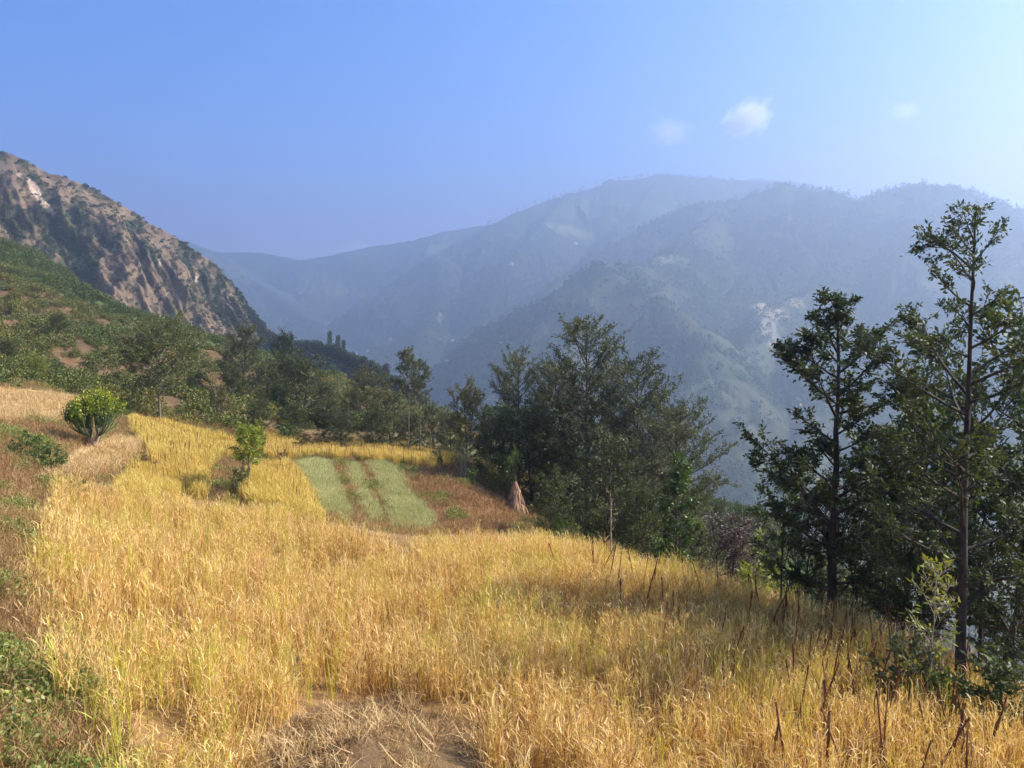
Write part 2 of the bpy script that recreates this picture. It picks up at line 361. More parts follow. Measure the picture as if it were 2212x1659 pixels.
fardist = lambda d: d if d < 1300 else 1300+(d-1300)*.78 if d < 2150 else 1963+(d-2150)*.95
fa = np.concatenate([np.linspace(-62, -36, 40)[:-1], np.linspace(-36, 36, 820), np.linspace(36, 66, 60)[1:]])
fr = np.geomspace(330, 3600, 460)
FA, FR = np.meshgrid(np.radians(fa), fr)
fx, fy = np.sin(FA)*FR, np.cos(FA)*FR
floor = -232+np.clip(fy-700, 0, None)*.045+np.clip(-fx-100, 0, None)*.1
wx = fx+(fbm(fx*.004, fy*.004, 4, 201)-.5)*110; wy = fy+(fbm(fx*.004, fy*.004, 4, 202)-.5)*110
def seg_field(pl, slope, qx, qy):
    best = np.full(qx.shape, -1e9); dist = np.full(qx.shape, 1e9)
    for a, b in zip(pl[:-1], pl[1:]):
        dx, dy, dz = b-a; l2 = dx*dx+dy*dy
        t = np.clip(((qx-a[0])*dx+(qy-a[1])*dy)/l2, 0, 1)
        d = np.hypot(qx-a[0]-t*dx, qy-a[1]-t*dy); z = a[2]+t*dz - slope*(np.sqrt(d*d+12**2)-12)
        dist = np.where(z > best, d, dist); best = np.maximum(best, z)
    return best, dist
fz = floor.copy(); fd = np.full(fx.shape, 300.)
for pts, sl in RIDGES:
    pl = np.array([P(a[0], a[1], fardist(a[2])) for a in pts])
    # warp fades to nothing at the ridge line so that skylines keep their place
    z0, d0 = seg_field(pl, sl, fx, fy)
    k = sstep(20, 220, d0)
    z, d = seg_field(pl, sl*1.16, fx+(wx-fx)*k, fy+(wy-fy)*k)
    up = z > fz; fd = np.where(up, d, fd)
    h = 9.; dd = np.clip(.5+.5*(z-fz)/h, 0, 1); fz = fz*(1-dd)+z*dd+h*dd*(1-dd)*.6
rg = ridged(fx*.0058, fy*.0058, 5, 301, .55); rg2 = ridged(fx*.022, fy*.022, 4, 302, .5)
kk = sstep(8, 170, fd); above = sstep(0, 60, fz-floor)
fz = fz+((rg-.62)*88*kk+(rg2-.6)*11*(.2+.8*kk))*above+(fbm(fx*.05, fy*.05, 4, 303)-.5)*7
px_, py_ = proj(fx, fy, fz)
n1 = fbm(fx*.0035, fy*.0035, 5, 401); n2 = fbm(fx*.02, fy*.02, 5, 402); n3 = fbm(fx*.09, fy*.09, 4, 403)
forest = sstep(.38, .56, n1*.5+n2*.5+(rg-.6)*-.3+.06)
fcol = np.array([.074, .078, .036])*(.6+.8*n3[..., None]); fo = np.array([.022, .036, .015])*(.5+1.0*n3[..., None])
fc = fcol*(1-forest[..., None])+fo*forest[..., None]
terr = sstep(45, 10, fz-floor)[..., None]                    # terraces by the river
st = 5.0; k = fz/st; lip = ((k-np.floor(k)) < .28)
tc_ = np.where(lip[..., None], np.array([.05, .05, .03]), np.array([.20, .16, .10])*(.7+.6*n2[..., None]))
fc = fc*(1-terr)+tc_*terr; forest = forest*(1-terr[..., 0])
fz = np.where(terr[..., 0] > .5, (np.floor(k)+sstep(.0, .3, k-np.floor(k)))*st, fz)
def fblob(x, y, ax, ay, ang, s):
    dx, dy = px_-x, py_-y; ca, sa = math.cos(ang), math.sin(ang); u, v = dx*ca+dy*sa, -dx*sa+dy*ca
    return sstep(.30, .62, np.exp(-(u/ax)**2-(v/ay)**2)*(1+(n3-.5)*2.2+(n2-.5)*1.8))[..., None]*s*.55
for b, cc, s in [((1665,715,20,50,-.35),(.60,.50,.40),1),((1690,770,10,45,-.5),(.55,.45,.36),1),((1665,672,45,14,.2),(.48,.36,.22),1),((1720,655,50,10,.1),(.46,.34,.2),.9),((950,690,6,14,0),(.5,.4,.3),.8),
                 ((745,630,40,8,.1),(.4,.36,.2),.8),((980,730,50,9,.1),(.36,.32,.16),.7),((820,735,50,16,.4),(.36,.30,.18),.7),((1240,500,60,10,.2),(.36,.32,.16),.6),((1440,560,60,10,.0),(.28,.28,.12),.6),((690,620,60,30,.3),(.30,.30,.14),.6),((1700,1010,50,8,.1),(.42,.36,.26),.8)]:
    w = fblob(*b, s); fc = fc*(1-w)+np.array(cc)*w; forest = forest*(1-w[..., 0])
M_far = earth_mat("forested_slope", .06, .006, 5.0, .45)
link("mountain", mesh("mountain_far", np.stack([fx, fy, fz], -1).reshape(-1, 3), grid_faces(len(fa), len(fr)), True, {'col': ('FLOAT_COLOR', fc.reshape(-1, 3))}, [M_far]), kind='structure')

# ------------------------------------------------------------------ scatter by geometry nodes
HID = {}
def scatter(name, label, cat, pts, variants, rng, smin=.8, smax=1.2, tilt=.1, tint=None, kind='stuff', normal=None, zs=None):
    n = len(pts)
    rot = np.stack([rng.normal(0, tilt, n), rng.normal(0, tilt, n), rng.uniform(0, 6.283, n)], 1)
    s = rng.uniform(smin, smax, n); sc = np.stack([s, s, s*(zs if zs is not None else 1)], 1)
    if tint is None: tint = rng.uniform(0, 1, n)
    me = bpy.data.meshes.new(name); me.vertices.add(n); me.vertices.foreach_set("co", np.asarray(pts, np.float32).ravel())
    for an, ty, key, dat in (('rot', 'FLOAT_VECTOR', 'vector', rot), ('scl', 'FLOAT_VECTOR', 'vector', sc), ('tint', 'FLOAT', 'value', tint), ('idx', 'INT', 'value', rng.integers(0, len(variants), n))):
        a = me.attributes.new(an, ty, 'POINT'); a.data.foreach_set(key, np.asarray(dat).astype(np.int32 if ty == 'INT' else np.float32).ravel())
    coll = bpy.data.collections.new(name+"_kinds")
    for i, v in enumerate(variants):
        o = bpy.data.objects.new("%s_kind_%02d" % (name, i), v); coll.objects.link(o)
    ng = bpy.data.node_groups.new(name+"_scatter", 'GeometryNodeTree')
    ng.interface.new_socket("Geometry", in_out='INPUT', socket_type='NodeSocketGeometry')
    ng.interface.new_socket("Geometry", in_out='OUTPUT', socket_type='NodeSocketGeometry')
    gi = ng.nodes.new('NodeGroupInput'); go = ng.nodes.new('NodeGroupOutput')
    ip = ng.nodes.new('GeometryNodeInstanceOnPoints'); ci = ng.nodes.new('GeometryNodeCollectionInfo')
    ci.inputs[0].default_value = coll; ci.inputs[1].default_value = True; ci.inputs[2].default_value = True
    ip.inputs['Pick Instance'].default_value = True
    def na(nm, ty):
        x = ng.nodes.new('GeometryNodeInputNamedAttribute'); x.data_type = ty; x.inputs[0].default_value = nm; return x.outputs[0]
    ng.links.new(gi.outputs[0], ip.inputs['Points']); ng.links.new(ci.outputs[0], ip.inputs['Instance'])
    ng.links.new(na('idx', 'INT'), ip.inputs['Instance Index'])
    e2r = ng.nodes.new('FunctionNodeEulerToRotation'); ng.links.new(na('rot', 'FLOAT_VECTOR'), e2r.inputs[0])
    ng.links.new(e2r.outputs[0], ip.inputs['Rotation']); ng.links.new(na('scl', 'FLOAT_VECTOR'), ip.inputs['Scale'])
    ng.links.new(ip.outputs[0], go.inputs[0])
    o = link(name, me); o['kind'] = kind
    if label: o['label'] = label; o['category'] = cat
    o.modifiers.new("scatter", 'NODES').node_group = ng
    return o

def blades(rng, n, spread, hmin, hmax, width, bend, segs=4, lean=.15, mat=None, name="clump", tip=.15, leafy=0.0, lmin=.2, lmax=.45, lcr=(0, 1), head=0, nl=(1, 3)):
    """ribbons rising from the ground that bend over; leafy adds arching leaves part way up"""
    V = []; Fc = []; A = []
    def ribbon(base, d0, L, w, bd, a):
        k = segs+1; t = np.linspace(0, 1, k); az = rng.uniform(0, 6.283); h = np.array([math.cos(az), math.sin(az), 0])
        dirs = d0[None, :]+h[None, :]*(bd*t[:, None]**1.5)*1.4 + np.array([0, 0, -1])[None, :]*(bd*t[:, None]**2)*.9
        dirs /= np.linalg.norm(dirs, axis=1)[:, None]
        p = base+np.vstack([[0, 0, 0], np.cumsum(dirs[:-1]*L/segs, axis=0)])
        ww = w*(1-t*(1-tip))[:, None]*.5; az2 = rng.uniform(0, 6.283); s_ = np.array([math.cos(az2), math.sin(az2), 0])
        i0 = sum(len(v) for v in V); V.append(np.stack([p-s_*ww, p+s_*ww], 1).reshape(-1, 3)); A.append(np.full(2*k, a))
        for i in range(segs): Fc.append((i0+2*i, i0+2*i+1, i0+2*i+3, i0+2*i+2))
        return p, dirs
    for _ in range(n):
        r = spread*math.sqrt(rng.uniform()); az = rng.uniform(0, 6.283); b = np.array([r*math.cos(az), r*math.sin(az), -.03])
        d = np.array([rng.normal(0, lean), rng.normal(0, lean), 1]); d /= np.linalg.norm(d)
        L = rng.uniform(hmin, hmax); a = rng.uniform(*lcr)
        p, dr = ribbon(b, d, L, width*rng.uniform(.7, 1.3), bend*rng.uniform(.2, 1), a)
        if head and rng.uniform() < head: ribbon(p[-1], dr[-1]+rng.normal(0, .3, 3), rng.uniform(.1, .2), width*1.35, rng.uniform(.8, 2.0), np.clip(a+rng.normal(.08, .12), 0, 1))
        if rng.uniform() < leafy:
            for q in range(rng.integers(*nl)):
                k = rng.integers(1, segs); az = rng.uniform(0, 6.283)
                d1 = np.array([math.cos(az)*.7, math.sin(az)*.7, .9]); d1 /= np.linalg.norm(d1)
                ribbon(p[k], d1, rng.uniform(lmin, lmax), width*1.2, rng.uniform(.5, 1.6), np.clip(a+rng.normal(0, .25), 0, 1))
    return mesh(name, np.vstack(V), np.array(Fc), True, {'lc': ('FLOAT', np.concatenate(A))}, [mat] if mat else [])

def leaves(rng, C, D, size, mat=None, width=.5, updown=.6, droop=.3, jitter=.5, lc=None, name="leaves", arrays=False, clump=None):
    """rhombus leaves at points C pointing along D"""
    n = len(C); s = size*rng.uniform(.65, 1.35, n)[:, None]
    d = D+rng.normal(0, jitter, (n, 3)); d[:, 2] -= droop; d /= np.linalg.norm(d, axis=1)[:, None]+1e-9
    up = rng.normal(0, 1-updown+.15, (n, 3))+np.array([0, 0, updown]); sd = np.cross(d, up); sd /= np.linalg.norm(sd, axis=1)[:, None]+1e-9
    nn = np.cross(sd, d)
    V = np.stack([C, C+d*s*.45+sd*s*width*.5+nn*s*.06, C+d*s, C+d*s*.45-sd*s*width*.5+nn*s*.06], 1).reshape(-1, 3)
    if lc is None: lc = rng.uniform(0, 1, n)
    if arrays: return V, np.repeat(lc, 4)
    return mesh(name, V, np.arange(4*n).reshape(n, 4), False, {'lc': ('FLOAT', np.repeat(lc, 4))}, [mat] if mat else [])

# foliage materials (base colours in reflectance)
M_rice = leaf_mat("ripe_rice_straw", [(0, (.13, .054, .018)), (.2, (.32, .155, .042)), (.42, (.58, .345, .10)), (.60, (.77, .53, .22)), (.72, (.82, .62, .32)), (.84, (.58, .46, .07)), (1, (.40, .41, .05))], .5, .35, .35, inst=True, tcol=1.15)
M_yel = leaf_mat("yellow_crop", [(0, (.42, .26, .07)), (.4, (.60, .42, .11)), (.7, (.66, .52, .16)), (1, (.52, .47, .10))], .5, .35, .3, inst=True, tcol=1.15)
M_pale = leaf_mat("pale_dry_grass", [(0, (.42, .25, .11)), (.5, (.60, .42, .20)), (1, (.66, .50, .27))], .6, .3, .3, inst=True, tcol=1.1)
M_green = leaf_mat("feathery_green_crop", [(0, (.27, .27, .10)), (.5, (.43, .42, .18)), (1, (.60, .57, .34))], .6, .3, .3, inst=True, tcol=1.2)
M_weed = leaf_mat("brown_weeds", [(0, (.09, .042, .02)), (.3, (.23, .12, .05)), (.55, (.40, .24, .11)), (.75, (.46, .31, .14)), (.87, (.26, .22, .06)), (1, (.14, .19, .04))], .7, .25, .2, inst=True, tcol=1.1)
M_gweed = leaf_mat("green_weeds", [(0, (.05, .075, .02)), (.35, (.11, .16, .03)), (.6, (.22, .25, .05)), (.8, (.34, .28, .09)), (1, (.44, .33, .14))], .5, .3, .4, inst=True)
M_scrub = leaf_mat("scrub_leaves", [(0, (.026, .042, .012)), (.3, (.055, .080, .018)), (.55, (.105, .125, .026)), (.78, (.19, .155, .045)), (1, (.26, .125, .05))], .6, .2, .25, inst=True)
M_forest = leaf_mat("forest_leaves", [(0, (.022, .034, .016)), (.5, (.046, .064, .024)), (1, (.10, .105, .038))], .7, .15, .15, inst=True)

def unproject_points(rng, n, x0, x1, y0, y1):
    x = rng.uniform(x0, x1, n); y = rng.uniform(y0, y1, n); z = gz(x, y); px, py = proj(x, y, z+.0)
    return x, y, z, px, py
# --- foreground rice
rng = np.random.default_rng(11)
area = (13+16)*25
x, y, z, px, py = unproject_points(rng, 46*34*30, -18, 28, 5.2, 31)
f, cut, g, yl, pl = regions(*proj(x, y, z+.75))
f0, cut0, *_ = regions(px, py)
dens = .16+.68*sstep(.32, .56, fbm(x*1.5, y*1.5, 3, 500))
keep = f & ~cut0 & (rng.uniform(0, 1, len(x)) < dens)
hm = .62+.75*fbm(x*.8, y*.8, 4, 510)
tint = np.clip(fbm(x*.45, y*.45, 3, 520)*1.5-.3+rng.normal(0, .2, len(x)), 0, 1)
far = sstep(13, 25, y)*(.25); tint = np.clip(tint+far*.5, 0, 1)
T_ = np.random.default_rng
tufts = [blades(T_(20+i), 9, .12, .5, .95, .011, .16, 4, .12, M_rice, "rice_tuft", .35, 1, .10, .30, head=.6, nl=(2, 5)) for i in range(9)]
tufts += [blades(T_(40+i), 7, .07, .75, 1.1, .013, .10, 4, .07, M_rice, "rice_tuft", .3, .7, .15, .35, lcr=(.85, 1.15), head=.3, nl=(1, 3)) for i in range(3)]
tufts += [blades(T_(50+i), 9, .14, .35, .75, .011, .5, 4, .28, M_rice, "rice_tuft", .3, 1, .10, .28, lcr=(0, .35), head=.3, nl=(2, 5)) for i in range(3)]
tufts += [blades(T_(55+i), 8, .12, .6, .95, .012, .3, 4, .18, M_rice, "rice_tuft", .3, 1, .12, .32, lcr=(.5, .75), head=.8, nl=(3, 6)) for i in range(2)]
pts = np.stack([x, y, z], 1)[keep]
scatter("rice_crop", "ripe golden rice standing on the big terrace in front", "rice", pts, tufts, rng, .85, 1.15, .09, tint[keep], zs=hm[keep])
print("rice", keep.sum())
# --- stubble and litter on the cut patch, weeds under the rice
keep = cut0 & (rng.uniform(0, 1, len(x)) < .85)
stub = [blades(np.random.default_rng(60+i), 20, .18, .05, .22, .011, 1.6, 3, .9, M_pale, "stubble_tuft", .3, .5) for i in range(4)]
stub += [blades(np.random.default_rng(70+i), 26, .2, .05, .22, .010, 1.5, 3, .9, M_weed, "stubble_tuft", .3) for i in range(14)]
scatter("stubble", "low trampled straw and stubble on the cut patch of the rice terrace", "stubble", np.stack([x, y, z], 1)[keep], stub, rng, .7, 1.3, .3)
# --- golden fields further off
rng = np.random.default_rng(12)
x, y, z, px, py = unproject_points(rng, 190000, -48, 8, 27, 66)
f, cut, g, yl, pl = regions(*proj(x, y, z+.35))
ytuft = [blades(np.random.default_rng(80+i), 12, .2, .5, .85, .022, .3, 3, .16, M_yel, "yellow_tuft", .3, .4) for i in range(6)]
ptuft = [blades(np.random.default_rng(90+i), 12, .2, .3, .6, .022, .8, 3, .25, M_pale, "pale_tuft", .3, .4) for i in range(6)]
k = yl & (rng.uniform(0, 1, len(x)) < .8); pts = np.stack([x, y, z], 1)
ptint = np.clip(fbm(x*.3, y*.3, 3, 530)*1.4-.2+rng.normal(0, .15, len(x)), 0, 1)
scatter("ripening_crop", "bright yellow crop filling the small terraces behind the big one", "crop", pts[k], ytuft, rng, .8, 1.15, .1, ptint[k])
k = pl & (rng.uniform(0, 1, len(x)) < .6)
scatter("dry_grass", "pale dry grass on the banks left of the yellow terraces", "grass", pts[k], ptuft, rng, .7, 1.1, .15)
gtuft = [blades(np.random.default_rng(100+i), 34, .2, .2, .42, .012, .9, 3, .35, M_green, "green_tuft", .4) for i in range(6)]
glab = ["pale green crop on the terrace next to the yellow field", "narrowest pale green crop strip between the two wider ones", "pale green crop on the terrace next to the brown field"]
rg_ = np.random.default_rng(13); x2, y2, z2, px2, py2 = unproject_points(rg_, 42000, -16, -1, 33, 54)
_, _, g2_, _, _ = regions(*proj(x2, y2, z2+.1))
for i in range(3):
    k = g2_ == i+1
    gt_ = np.clip(fbm(x2*.5, y2*.5, 3, 571)*1.6-.4+rg_.normal(0, .2, len(x2)), 0, 1)
    scatter("green_crop", glab[i], "crop", np.stack([x2, y2, z2], 1)[k], gtuft, rg_, .6, 1.3, .15, gt_[k])
# --- brown and green weeds everywhere else near the fields
rng = np.random.default_rng(14)
n = 110000; r = np.sqrt(rng.uniform(6.5**2, 72**2, n)); az = np.radians(rng.uniform(-42, 36, n))
r[:35000] = np.sqrt(rng.uniform(6**2, 24**2, 35000)); az[:35000] = np.radians(rng.uniform(-44, -12, 35000))
x, y = np.sin(az)*r, np.cos(az)*r; z = gz(x, y); px, py = proj(x, y, z)
f, cut, g, yl, pl = regions(px, py)
free = ~(f | cut | (g > 0) | yl | pl)
grn_n = fbm(x*.5, y*.5, 5, 540, .65)+.07*sstep(1380, 1560, py)*(px < 450)+.03*(px < 140)*(py > 1100)+.05*(px > 1150)
brn = inpoly(px, py, R_BROWN)
gk = free & ~(brn & (vn(x*.8, y*.25, 77) < .72)) & (grn_n > .60+rng.normal(0, .035, n)); bk = free & (~gk | (rng.uniform(0, 1, n) < .35))
k_ = bk & (rng.uniform(0, 1, n) < .95)
wt = [blades(np.random.default_rng(110+i), 18, .22, .12, .5, .011, 1.1, 3, .5, M_weed, "weed_tuft", .3, .5, .1, .25) for i in range(8)]
wtint = np.clip(fbm(x*.2, y*.2, 3, 550)*1.5-.25+rng.normal(0, .2, n), 0, 1)
wtint = np.where(brn, rng.uniform(0, .45, n), wtint)
def scat2(name, label, cat, k, var, tint, s0, s1, tilt):
    return scatter(name, label, cat, np.stack([x, y, z], 1)[k], var, rng, s0, s1, tilt, tint[k])
scat2("dry_weeds", "matted brown dry weeds on the banks round the terraces", "weeds", k_, wt, wtint, .7, 1.35, .25)
def bushlet(seed, n, R, H, leaf, mat, name, flat=.8):
    rg = np.random.default_rng(seed); d = rg.normal(0, 1, (n, 3)); d[:, 2] = np.abs(d[:, 2])*.9; d /= np.linalg.norm(d, axis=1)[:, None]
    lob = .62+.55*vn(d[:, 0]*2.3+seed, d[:, 1]*2.3+d[:, 2]*3, seed)
    C = d*(rg.uniform(.35, 1, n)**.5*lob)[:, None]*np.array([R, R, H])
    lc = np.clip(.5+rg.normal(0, .2, n)+(vn(d[:, 0]*3, d[:, 1]*3+5, seed)-.5)*.5, 0, 1)
    return leaves(rg, C, d*.6+np.array([0, 0, .2]), leaf, mat, .55, .5, .1, .6, lc, name)
gw = [bushlet(130+i, 150, .22, .32, .044, M_gweed, "weed_leaves") for i in range(6)]
scat2("green_weeds", "leafy green weeds growing among the dry ones by the terraces", "weeds", gk, gw, rng.uniform(0, 1, n), .6, 1.6, .15)
# --- scrub over the hillside beyond the fields, on the valley side and on the dry mountain
rng = np.random.default_rng(15)
sb = [bushlet(150+i, 420, 1.0, 1.25, .19, M_scrub, "scrub_bush") for i in range(8)]
n = 34000; r = np.sqrt(rng.uniform(64**2, 240**2, n)); az = np.radians(rng.uniform(-44, 40, n)); x, y = np.sin(az)*r, np.cos(az)*r
n2_ = 1800; y[:n2_] = rng.uniform(20, 64, n2_); x[:n2_] = rng.uniform(2, 60, n2_)
z = gz(x, y); px, py = proj(x, y, z); f, cut, g, yl, pl = regions(px, py)
e = gz(x+.7, y+.7)-z
m = fbm(x*.05, y*.05, 4, 41); bench = (np.abs(e) < .18) & (y > 78) & (x < 20) & (r < 175)
in_r = f | cut | (g > 0) | yl | pl | ((px < 1180) & (py > 930))
rim_ok = (px < 1180) | (z < -11.5)
k = ~in_r & rim_ok & ~(bench & (rng.uniform(0, 1, n) < .35)) & (rng.uniform(0, 1, n) < .55+1.2*sstep(.6, .4, m))
tint = np.clip(fbm(x*.04, y*.04, 4, 560)*2.4-.85+rng.normal(0, .22, n), 0, 1)
scatter("scrub", "mixed green scrub covering the hillside beyond the terraces", "scrub", np.stack([x, y, z-.15], 1)[k], sb, rng, .45, 1.35, .15, tint[k])
print("scrub", k.sum())
# on the dry mountain
idx = rng.integers(0, Xm.size, 80000); vw = vegw.ravel()[idx]; tv = TT.ravel()[idx]
k = (rng.uniform(0, 1, len(idx)) < .26+.70*vw**1.4) & (tv > -.12) & (tv < .98)
idx = idx[k]; pts = np.stack([Xm.ravel()[idx], Ym.ravel()[idx], Zm.ravel()[idx]], 1)+rng.normal(0, .5, (len(idx), 3))*np.array([1, 1, 0]); pts[:, 2] -= .3
sm = .65+1.0*vw[k]
sb2 = [bushlet(170+i, 70, 1.0, 1.05, .5, M_forest, "mountain_scrub") for i in range(6)]
scatter("mountain_scrub", "dark scrub in the gullies of the dry brown mountain", "scrub", pts, sb2, rng, .25, 1.25, .1)
print("mscrub", len(idx))
# forest on the far slopes
wgt = (forest*sstep(0, 30, fz-floor)); q = rng.integers(0, fx.size, 260000)
okr = (FR.ravel()[q] < 2300) & (np.abs(FA.ravel()[q]) < rad(37)) & (rng.uniform(0, 1, len(q)) < (.10+.9*wgt.ravel()[q])*.42)
q = q[okr][:62000]
pts = np.stack([fx.ravel()[q], fy.ravel()[q], fz.ravel()[q]], 1)+rng.normal(0, 2.5, (len(q), 3))*np.array([1, 1, 0]); pts[:, 2] -= 1
ft = [bushlet(190+i, 26, 3.6, 7.5, 3.0, M_forest, "forest_tree") for i in range(6)]
scatter("forest", "hazy forest covering the far valley slopes", "forest", pts, ft, rng, .5, 1.3, .05)
print("forest", len(q))
# trees standing on the far skylines
sk = np.array([P(a[0], a[1], fardist(a[2])) for a in [(1860,436,1860),(1920,410,1800),(2000,400,1740),(2060,405,1700),(2150,435,1640),(2212,460,1580)]])
sk2, _ = resample(sk, 70); sk3, _ = resample(np.array([P(a[0], a[1], fardist(a[2])) for a in [(1470,452,2080),(1580,436,2040),(1640,416,2020),(1690,400,2000),(1740,408,1960),(1800,412,1920),(1860,436,1860)]]), 60)
sk4, _ = resample(np.array([P(a[0], a[1], fardist(a[2])) for a in [(1058,488,2700),(1120,457,2720),(1229,418,2780),(1280,408,2820),(1320,388,2850),(1430,378,2880),(1580,388,2900)]]), 90)
skp = np.vstack([sk2, sk3, sk4]); skp += rng.normal(0, 7, skp.shape)*np.array([1, 1, 0]); skp[:, 2] -= 1
scatter("ridge_trees", "line of small trees along the hazy skyline ridges", "trees", skp, ft, rng, .6, 1.5, .05, zs=rng.uniform(.8, 1.5, len(skp)))

# ------------------------------------------------------------------ trees
M_alder = leaf_mat("alder_leaves", [(0, (.025, .034, .010)), (.5, (.055, .070, .018)), (.85, (.095, .110, .030)), (1, (.15, .13, .035))], .52, .25, .4)
M_alder2 = leaf_mat("alder_leaves_grey", [(0, (.035, .042, .018)), (.5, (.075, .084, .034)), (.85, (.12, .125, .050)), (1, (.17, .15, .06))], .55, .25, .35)
M_dark = leaf_mat("dark_leaves", [(0, (.018, .028, .008)), (.5, (.040, .058, .013)), (.85, (.080, .105, .020)), (1, (.16, .14, .03))], .52, .3, .35)
M_bright = leaf_mat("bright_leaves", [(0, (.030, .060, .010)), (.5, (.06, .105, .018)), (1, (.13, .17, .03))], .4, .3, .4)
M_lime = leaf_mat("yellow_green_leaves", [(0, (.07, .10, .012)), (.5, (.18, .21, .025)), (.85, (.32, .29, .035)), (1, (.42, .27, .04))], .45, .3, .4)
M_olive = leaf_mat("olive_leaves", [(0, (.045, .052, .014)), (.5, (.10, .10, .028)), (.85, (.13, .11, .035)), (1, (.20, .12, .04))], .5, .25, .35)
M_purple = leaf_mat("purple_leaves", [(0, (.040, .026, .024)), (.5, (.085, .055, .050)), (1, (.15, .105, .08))], .5, .2, .35)
M_brown = leaf_mat("withered_leaves", [(0, (.06, .035, .018)), (.5, (.13, .075, .035)), (1, (.24, .15, .07))], .65, .2, .2)
M_autumn = leaf_mat("turning_leaves", [(0, (.05, .075, .015)), (.45, (.12, .13, .02)), (.7, (.30, .22, .03)), (.88, (.34, .12, .03)), (1, (.40, .08, .03))], .45, .3, .35)
B_dark = bark_mat("dark_bark", (.022, .017, .013), (.075, .058, .045))
B_grey = bark_mat("grey_bark", (.06, .05, .04), (.20, .17, .14))
B_pale = bark_mat("pale_bark", (.20, .15, .11), (.42, .34, .27))
B_green = bark_mat("green_stem", (.05, .08, .03), (.10, .15, .05))

def tube(acc, pts, r0, r1, sides, power=1.0):
    pts = np.asarray(pts, float); n = len(pts); t = np.linspace(0, 1, n); r = (r0+(r1-r0)*t**power)[:, None, None]
    d = np.gradient(pts, axis=0); d /= np.linalg.norm(d, axis=1)[:, None]+1e-9
    ref = np.array([1., 0, 0]) if abs(d[:, 0]).mean() < .7 else np.array([0, 1., 0])
    u = np.cross(d, ref); u /= np.linalg.norm(u, axis=1)[:, None]+1e-9; v = np.cross(d, u)
    a = np.arange(sides)*2*math.pi/sides
    ring = u[:, None, :]*np.cos(a)[None, :, None]+v[:, None, :]*np.sin(a)[None, :, None]
    V = (pts[:, None, :]+ring*r).reshape(-1, 3); b = acc['n']
    i = np.arange(n-1)[:, None]*sides; j = np.arange(sides)[None, :]; jn = (j+1) % sides
    Fq = np.stack([b+i+j, b+i+jn, b+i+sides+jn, b+i+sides+j], -1).reshape(-1, 4)
    acc['V'].append(V); acc['F'].append(Fq); acc['n'] += len(V)
def curve(rg, p, d, L, k, up, wob=.08):
    """k nodes from p along d for length L, bending towards the sky by up"""
    out = [np.array(p, float)]; d = np.array(d, float)
    for _ in range(k-1):
        d = d+np.array([0, 0, up/(k-1)])+rg.normal(0, wob, 3); d /= np.linalg.norm(d)
        out.append(out[-1]+d*L/(k-1))
    return np.array(out), d
